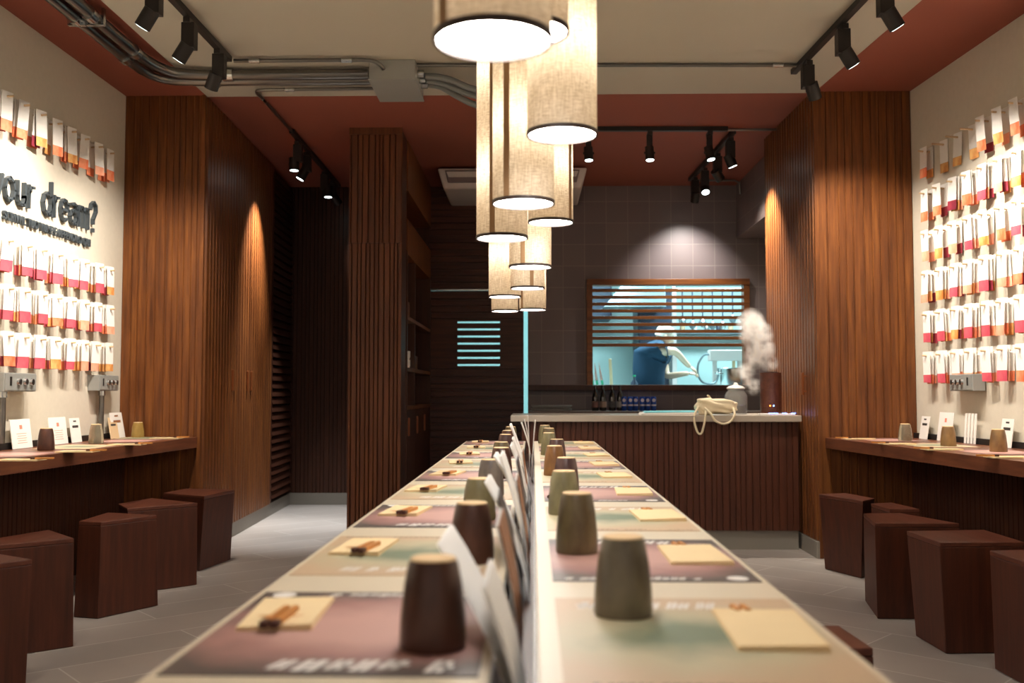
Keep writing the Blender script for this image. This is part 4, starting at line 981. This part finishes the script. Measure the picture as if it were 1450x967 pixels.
# tray left on back counter
t = thing('tray_stack', 'silver tray stack at the left end of the back counter', 'tray', (.165, 8.98, .89))
for k in range(2): MB().hexa([(-.17, -.12, k*.03), (.17, -.12, k*.03), (.17, .12, k*.03), (-.17, .12, k*.03)], [(-.185, -.13, k*.03+.02), (.185, -.13, k*.03+.02), (.185, .13, k*.03+.02), (-.185, .13, k*.03+.02)]).build('tray', M_GREYBOX, t, bevel=.003)
for k, px in enumerate((843, 854, 867, 878)):
    p = aty(px, 581, 9.0); t = thing('beer_bottle', 'dark bottle on the back counter under the hatch, %s' % ['leftmost', 'second from left', 'third from left', 'next to the cans'][k], 'bottle', (p.x, 9.0, .8905), 0, 'dark bottles on the back counter')
    MB().lathe([(.028, 0), (.030, .006), (.030, .12), (.024, .15), (.012, .175), (.011, .215), (.014, .217), (.014, .228)], 20).build('body', M_GLASSD, t, smooth=True)
    MB().lathe([(.0308, .03), (.0308, .085)], 20, caps=False).build('label_band', plain('bottle label', [srgb(110,80,74), srgb(150,124,110), srgb(70,66,66), srgb(160,156,150)][k], .5), t, smooth=True)
M_CANB = plain('blue can', srgb(36,76,160), .3, .4); M_CANS = plain('silver can disc', srgb(200,190,200), .3, .3)
for k, px in enumerate((883.5, 892.5, 900, 909.5, 917, 925.5)):
    p = aty(px, 581, 8.98); t = thing('drink_can', 'blue and silver drink can on the back counter, %s' % ['beside the bottles', 'second from the bottles', 'third from the bottles', 'fourth from the bottles', 'second from the right end', 'right end of the row'][k], 'can', (p.x, 8.98, .8905), 0, 'blue cans on the back counter')
    MB().lathe([(.020, 0), (.0245, .006), (.0245, .118), (.020, .128), (.019, .126)], 20).build('body', M_CANB, t, smooth=True)
    MB().lathe([(.0158, 0), (.0158, .0275)], 16, (0, 0, .095), True, Matrix.Rotation(PI/2, 3, 'X')).build('logo_disc', M_CANS, t)
    MB().lathe([(.0249, .044), (.0249, .058)], 20, caps=False).build('stripe', M_CANS, t, smooth=True)

# ------------------------------------------------------------------ steam
def steam():
    bm = bmesh.new()
    m, N, L, B = newmat('steam'); N.remove(B); out = N['Material Output']
    pv = N.new('ShaderNodeVolumePrincipled'); pv.inputs['Color'].default_value = (1, .98, .95, 1); pv.inputs['Anisotropy'].default_value = .1
    tc = N.new('ShaderNodeTexCoord'); dens = None
    # soft blobs rising and widening from the nozzle
    blobs = [((1.655, 6.98, 1.26), .055), ((1.60, 6.98, 1.36), .085), ((1.57, 6.99, 1.46), .10), ((1.53, 6.99, 1.55), .085), ((1.56, 7.0, 1.30), .07), ((1.50, 7.02, 1.20), .06), ((1.55, 7.04, 1.10), .055)]
    for (c, r) in blobs:
        ds = N.new('ShaderNodeVectorMath'); ds.operation = 'DISTANCE'; L.new(tc.outputs['Object'], ds.inputs[0]); ds.inputs[1].default_value = c
        mr = N.new('ShaderNodeMapRange'); mr.inputs['From Min'].default_value = r * 1.3; mr.inputs['From Max'].default_value = 0; mr.inputs['To Min'].default_value = 0; mr.inputs['To Max'].default_value = 1
        L.new(ds.outputs['Value'], mr.inputs['Value'])
        if dens is None: dens = mr.outputs[0]
        else:
            ad = N.new('ShaderNodeMath'); L.new(dens, ad.inputs[0]); L.new(mr.outputs[0], ad.inputs[1]); dens = ad.outputs[0]
    nz = N.new('ShaderNodeTexNoise'); nz.inputs['Scale'].default_value = 16; nz.inputs['Detail'].default_value = 4; L.new(tc.outputs['Object'], nz.inputs['Vector'])
    mr = N.new('ShaderNodeMapRange'); mr.inputs['From Min'].default_value = .38; mr.inputs['From Max'].default_value = .68; mr.inputs['To Min'].default_value = .05; mr.inputs['To Max'].default_value = 1
    L.new(nz.outputs['Fac'], mr.inputs['Value'])
    mu = N.new('ShaderNodeMath'); mu.operation = 'MULTIPLY'; L.new(dens, mu.inputs[0]); L.new(mr.outputs[0], mu.inputs[1])
    m2 = N.new('ShaderNodeMath'); m2.operation = 'MULTIPLY'; L.new(mu.outputs[0], m2.inputs[0]); m2.inputs[1].default_value = 34
    L.new(m2.outputs[0], pv.inputs['Density']); L.new(pv.outputs[0], out.inputs['Volume'])
    bmesh.ops.create_icosphere(bm, subdivisions=3, radius=1)
    for v in bm.verts: v.co = Vector((1.575 + v.co.x * .19, 7.0 + v.co.y * .15, 1.35 + v.co.z * .34))
    me = bpy.data.meshes.new('steam_cloud'); bm.to_mesh(me); bm.free(); me.materials.append(m)
    o = bpy.data.objects.new('steam_cloud', me); C.objects.link(o)
    tag(o, 'white cloud of steam rising from the brown humidifier', 'steam', kind='stuff')
steam()

# ------------------------------------------------------------------ kitchen contents
M_KDARK = plain('dark cabinet', srgb(58,66,84), .4); M_KGREY = plain('grey blue steel', srgb(126,140,146), .35, .5)
pt = thing('prep_table', 'white kitchen prep table under the white unit with a cord', 'table', (2.3, 10.9, 0))
MB().box(-.45, .6, -.3, .3, 1.02, 1.054).build('top', M_KW, pt)
for a_ in (-.4, .55):
    for b_ in (-.26, .26): MB().box(a_ - .02, a_ + .02, b_ - .02, b_ + .02, 0, 1.02).build('leg', M_STEEL, pt)
wt = thing('kitchen_worktop', 'white kitchen worktop just beyond the hatch', 'worktop', (1.4, 10.0, 0))
MB().box(-1.3, 1.5, -.4, .32, 1.02, 1.06).build('top', M_KW, wt); MB().box(-1.3, 1.5, -.38, .28, 0, 1.02).build('carcass', M_KGREY, wt)
fr = thing('fridge', 'tall dark blue kitchen cabinet behind the cook', 'cabinet', (1.48, 12.2, 0))
MB().box(-.22, .22, -.3, .3, 0, 2.30).build('body', M_KDARK, fr, bevel=.01); MB().box(-.21, .21, -.325, -.302, .1, 2.28).build('door', M_KDARK, fr, bevel=.01); MB().box(.14, .17, -.36, -.325, 1.0, 1.6).build('handle', M_STEEL, fr)
hd = thing('extractor_hood', 'slanting grey blue extractor hood seen through the hatch slats', 'hood', (1.05, 11.5, 2.02))
MB().hexa([(-.25, -.35, 0), (.45, -.35, 0), (.45, .35, 0), (-.25, .35, 0)], [(.15, -.2, .5), (.45, -.2, .5), (.45, .2, .5), (.15, .2, .5)]).build('canopy', M_KGREY, hd, bevel=.005)
MB().box(.18, .42, -.15, .15, .5, .88).build('duct', M_KDARK, hd)
cb = thing('kitchen_cupboard', 'dark kitchen wall cupboard high behind the hatch slats', 'cupboard', (.74, 12.3, 1.95))
MB().box(-.22, .22, -.25, .28, 0, .7).build('body', M_KDARK, cb, bevel=.006); MB().box(-.21, .21, -.27, -.252, .01, .69).build('door', M_KDARK, cb, bevel=.004)
# utensil rail
rl = thing('utensil_rail', 'steel rail with hanging kitchen utensils behind the hatch slats', 'rail', (2.2, 11.4, 2.25))
MB().cyl((-.55, 0, 0), (.6, 0, 0), .008, 10).build('rail', M_STEEL, rl)
for sx_ in (-.55, .6): MB().cyl((sx_, 0, 0), (sx_, 0, .63), .006, 8).build('hanger', M_STEEL, rl)
random.seed(3)
for k in range(9):
    x = 1.72 + k * .115; u = thing('hanging_utensil', 'steel utensil hanging from the kitchen rail, %s from left' % ORD[k], 'utensil', (x, 11.4, 2.24), 0, 'utensils hanging in the kitchen')
    ln = random.uniform(.28, .42); MB().cyl((0, 0, 0), (0, -.01, -ln), .009, 8).build('handle', M_KDARK, u)
    MB().lathe([(.006, -ln - .11), (.035, -ln - .08), (.045, -ln - .04), (.02, -ln)], 14).build('head', M_KGREY if k % 2 else M_STEEL, u, smooth=True)
    MB().tube(smooth_pts([(0, 0, -.005), (.0, .012, .008), (0, .0, .022), (0, -.012, .012)], 4), .003, 6).build('hook', M_STEEL, u)
sf = thing('wall_shelf', 'narrow kitchen wall shelf with small items behind the slats', 'shelf', (2.15, 12.45, 1.78)); MB().box(-.55, .65, -.15, .14, 0, .03).build('board', M_KGREY, sf)
for s_ in (-.4, .5): MB().box(s_ - .01, s_ + .01, -.12, .14, -.1, 0).build('bracket', M_STEEL, sf)
for k in range(7):
    x = 1.72 + k * .15; tag(MB().lathe([(.03, 0), (.034, .01), (.034, .07), (.02, .09), (.02, .11)], 14).build('spice_jar', [M_KDARK, M_PEG, M_WHITEP, M_STEEL][k % 4], smooth=True, loc=(x, 12.4, 1.8105)),
        'small jar on the kitchen shelf, %s from left' % ORD[k], 'jar', 'jars on the kitchen shelf')
# knives on the left, rolling pin, bottles
M_KNG = plain('green knife handle', srgb(40,150,110), .4)
for k, px in enumerate((840, 847, 855)):
    p = aty(px, 535, 10.2); u = thing('knife', 'green-handled kitchen knife standing behind the hatch, %s' % ['leftmost', 'middle', 'right'][k], 'knife', (p.x, 10.2, 1.061), 0, 'green-handled knives'); 
    lx = (-.015, -.035, -.05)[k]
    MB().hexa([(-.013, -.01, 0), (.013, -.01, 0), (.013, .01, 0), (-.013, .01, 0)], [(lx*.4-.013, -.01, .12), (lx*.4+.011, -.01, .12), (lx*.4+.011, .01, .12), (lx*.4-.013, .01, .12)]).build('handle', M_KNG, u, bevel=.003)
    MB().hexa([(lx*.4-.018, -.001, .12), (lx*.4+.012, -.001, .12), (lx*.4+.012, .001, .12), (lx*.4-.018, .001, .12)], [(lx-.004, -.001, .30), (lx, -.001, .30), (lx, .001, .30), (lx-.004, .001, .30)]).build('blade', M_STEEL, u)
tag(MB().hexa([(-.014, -.012, 0), (.018, -.012, 0), (.018, .012, 0), (-.014, .012, 0)], [(-.030, -.012, .34), (.0, -.012, .34), (0, .012, .34), (-.03, .012, .34)]).build('wooden_paddle', M_PEG, loc=(aty(866, 540, 10.2).x, 10.2, 1.061), bevel=.004), 'pale wooden paddle standing left of the cook', 'paddle')
u = thing('sauce_bottle', 'dark blue bottle behind the cook at the hatch', 'bottle', (aty(898, 540, 10.2).x, 10.2, 1.061))
MB().lathe([(.035, 0), (.037, .01), (.037, .09), (.014, .125), (.014, .155)], 20).build('body', M_KDARK, u, smooth=True); MB().lathe([(.017, .1555), (.017, .175)], 14).build('cap', M_KNG, u, smooth=True)
# stock pot
u = thing('stock_pot', 'large steel stock pot with side handles at the right of the hatch', 'pot', (aty(1042, 540, 9.85).x, 9.78, 1.061))
MB().lathe([(.16, 0), (.165, .01), (.165, .225), (.172, .23), (.168, .235), (.158, .23), (.155, .02), (.01, .015)], 40, caps=False).build('body', M_STEEL, u, smooth=True)
for s_ in (-1, 1): MB().tube(smooth_pts([(s_*.162, -.045, .18), (s_*.20, -.035, .185), (s_*.205, .035, .185), (s_*.162, .045, .18)], 5), .008, 8).build('handle', M_STEEL, u, smooth=True)
u = thing('dispenser', 'white wall-mounted unit with a looped cord in the kitchen', 'dispenser', (aty(1015, 500, 10.9).x, 10.9, 1.40))
MB().box(-.09, .32, -.08, .08, 0, .12).build('housing', M_PLASTIC, u, bevel=.01)
MB().box(-.055, -.01, -.06, -.02, -.34, 0).build('post', M_PLASTIC, u, bevel=.004); MB().box(.16, .19, -.06, -.02, -.34, 0).build('post', M_PEG, u, bevel=.004); MB().box(.22, .28, -.06, -.0, -.34, 0).build('post', M_PLASTIC, u, bevel=.004)
MB().box(-.09, .32, -.1, .1, -.345, -.335).build('foot', M_PLASTIC, u)
MB().tube(smooth_pts([(-.09, -.03, .07), (-.15, -.03, .06), (-.21, -.03, -.04), (-.21, -.03, -.16), (-.15, -.03, -.24), (-.04, -.07, -.24), (.0, -.07, -.16), (.0, -.07, -.08)], 6), .011, 8).build('cord', M_KGREY, u, smooth=True)
struct(MB().box(1.63, 1.68, 11.6, 11.66, 0, 2.89).build('trim_6', M_PLASTIC))

# ------------------------------------------------------------------ cook
def skin_body(name, verts, edges, radii, mat, parent, sub=2, root=0):
    me = bpy.data.meshes.new(name); me.from_pydata(verts, edges, []); me.materials.append(mat); o = bpy.data.objects.new(name, me); C.objects.link(o); o.parent = parent
    me.materials[0] = mat
    md = o.modifiers.new('skin', 'SKIN')
    try: md.use_smooth_shade = True
    except Exception: pass
    sv = me.skin_vertices[0].data if me.skin_vertices else None
    if sv is None:
        bm = bmesh.new(); bm.from_mesh(me); bm.verts.layers.skin.verify(); bm.to_mesh(me); bm.free(); sv = me.skin_vertices[0].data
    for i, r in enumerate(radii):
        sv[i].radius = r if isinstance(r, tuple) else (r, r); sv[i].use_root = (i == root)
    s = o.modifiers.new('sub', 'SUBSURF'); s.levels = sub; s.render_levels = sub
    return o
M_SKIN = plain('skin', srgb(232,196,170), .5); M_SHIRT = plain('navy t-shirt', srgb(12,50,76), .8, bump=.3, bscale=40, var=.12, vscale=9); M_HAIR = plain('dark hair', srgb(44,34,32), .7)
M_TROU = plain('dark trousers', srgb(30,38,60), .8)
PY = 10.75
def pp(px, py, dy=0): return aty(px, py, PY + dy)
ck = thing('person', 'cook in a navy t-shirt bending forward with both arms stretched out', 'person', (pp(925, 545).x, PY, 0))
O_ = ck.location.copy()
def q(px, py, dy=0): return tuple(pp(px, py, dy) - O_)
pel = Vector(q(922, 558)); pel.z = .98
vb = [pel, Vector(q(917, 530)), Vector(q(921, 506)), Vector(q(930, 492)), Vector(q(937, 485)), Vector(q(940, 483, -.01)), Vector(q(941, 476, -.01)),
      # left (near camera) arm: shoulder, elbow, wrist, palm
      Vector(q(936, 497, -.16)), Vector(q(957, 497.5, -.22)), Vector(q(973, 516, -.2)), Vector(q(978, 520, -.19)),
      # far arm, lower in the picture
      Vector(q(938, 508, .15)), Vector(q(944, 533, .1)), Vector(q(970, 529, -.05)), Vector(q(976, 529, -.08)),
      # legs
      pel + Vector((0, -.1, -.06)), pel + Vector((.05, -.11, -.48)), pel + Vector((0, -.11, -.92)), pel + Vector((.14, -.12, -.945)),
      pel + Vector((0, .1, -.06)), pel + Vector((.03, .11, -.48)), pel + Vector((-.05, .11, -.92)), pel + Vector((.1, .12, -.945))]
eb = [(0,1),(1,2),(2,3),(3,4),(4,5),(5,6),(3,7),(7,8),(8,9),(9,10),(3,11),(11,12),(12,13),(13,14),(0,15),(15,16),(16,17),(17,18),(0,19),(19,20),(20,21),(21,22)]
rb = [.11,.095,.10,.09,.06,.052,.06,.062,.045,.03,.026,.062,.045,.03,.026,.095,.062,.042,.035,.095,.062,.042,.035]
skin_body('body', [tuple(v) for v in vb], eb, rb, M_SKIN, ck)
# head with face, turned right and down
hc = Vector(q(942, 476, -.01))
bm = bmesh.new(); bmesh.ops.create_icosphere(bm, subdivisions=4, radius=1)
for v in bm.verts:
    c = v.co.copy(); x, y, z = c.x * .095, c.y * .075, c.z * .118
    if c.z < 0: x *= 1 + .02 * c.z; y *= 1 + .25 * c.z
    if c.x > .7 and abs(c.y) < .25 and -.25 < c.z < .15: x += .022 * (1 - abs(c.y) / .25) * (1 - abs(c.z + .08) / .3)
    if c.x > .6 and abs(abs(c.y) - .38) < .16 and 0 < c.z < .25: x -= .008
    if c.x > .75 and abs(c.y) < .3 and -.52 < c.z < -.4: x -= .006
    v.co = (x, y, z)
R = Matrix.Rotation(math.radians(35), 3, 'Y')
bmesh.ops.rotate(bm, cent=(0, 0, 0), matrix=R, verts=bm.verts); bmesh.ops.translate(bm, vec=hc, verts=bm.verts)
me = bpy.data.meshes.new('head'); bm.to_mesh(me); bm.free(); me.materials.append(M_SKIN)
for p in me.polygons: p.use_smooth = True
ho = bpy.data.objects.new('head', me); C.objects.link(ho); ho.parent = ck
for s_ in (-1, 1): MB().lathe([(.004, -.03), (.018, -.01), (.02, .012), (.006, .03)], 12, hc + Vector((-.005, s_ * .074, -.01)), True, Matrix.Rotation(.3, 3, 'Y')).build('ear', M_SKIN, ck, smooth=True)
m = MB(); m.lathe([(.101, -.02), (.107, .03), (.098, .075), (.07, .11), (.02, .128)], 24, hc + Vector((-.012, 0, .0)), True, Matrix.Rotation(math.radians(22), 3, 'Y') @ Matrix.Diagonal((1, .82, 1)).to_3x3())
m.build('cap', plain('pale cook cap', srgb(226,214,200), .8), ck, smooth=True)
# hands: five fingers each
def hand(w, fwd, up, side_, name='finger'):
    w = Vector(w); fwd = Vector(fwd).normalized(); up = Vector(up).normalized(); sd = fwd.cross(up).normalized() * side_
    for i, ln in enumerate((.062, .07, .066, .052)):
        b0 = w + fwd * .035 + sd * (.026 - .0175 * i); k1 = b0 + fwd * ln * .5 - up * .006; k2 = k1 + fwd * ln * .3 - up * .018; k3 = k2 + fwd * ln * .12 - up * .02
        skin_body(name, [tuple(w + fwd * .01 + sd * (.018 - .012 * i)), tuple(b0), tuple(k1), tuple(k2), tuple(k3)], [(0,1),(1,2),(2,3),(3,4)], [.012, .0095, .0088, .008, .0065], M_SKIN, ck, 1)
    b0 = w + sd * .03; skin_body('thumb', [tuple(w), tuple(b0 + fwd * .012), tuple(b0 + fwd * .035 + sd * .008 - up * .008), tuple(b0 + fwd * .05 - up * .02)], [(0,1),(1,2),(2,3)], [.014, .011, .0095, .0075], M_SKIN, ck, 1)
hand(vb[10], vb[10] - vb[9] + Vector((.02, 0, 0)), (.6, -.3, .7), 1); hand(vb[14], Vector((1, -.2, .05)), (0, -.3, 1), -1)
# t-shirt: torso and short sleeves
sv_ = [pel + Vector((0, 0, .02)), vb[1], vb[2], vb[3], vb[4] * .8 + vb[3] * .2, vb[7], vb[7] * .45 + vb[8] * .55, vb[11], vb[11] * .55 + vb[12] * .45]
skin_body('t_shirt', [tuple(v) for v in sv_], [(0,1),(1,2),(2,3),(3,4),(3,5),(5,6),(3,7),(7,8)], [(.17,.18), (.165,.19), (.18,.21), (.165,.20), .08, .10, .08, .10, .08], M_SHIRT, ck)
skin_body('trousers', [tuple(v) for v in (pel, vb[15], vb[16], vb[17] + Vector((0, 0, .05)), vb[19], vb[20], vb[21] + Vector((0, 0, .05)))], [(0,1),(1,2),(2,3),(0,4),(4,5),(5,6)], [.15, .115, .08, .06, .115, .08, .06], M_TROU, ck)
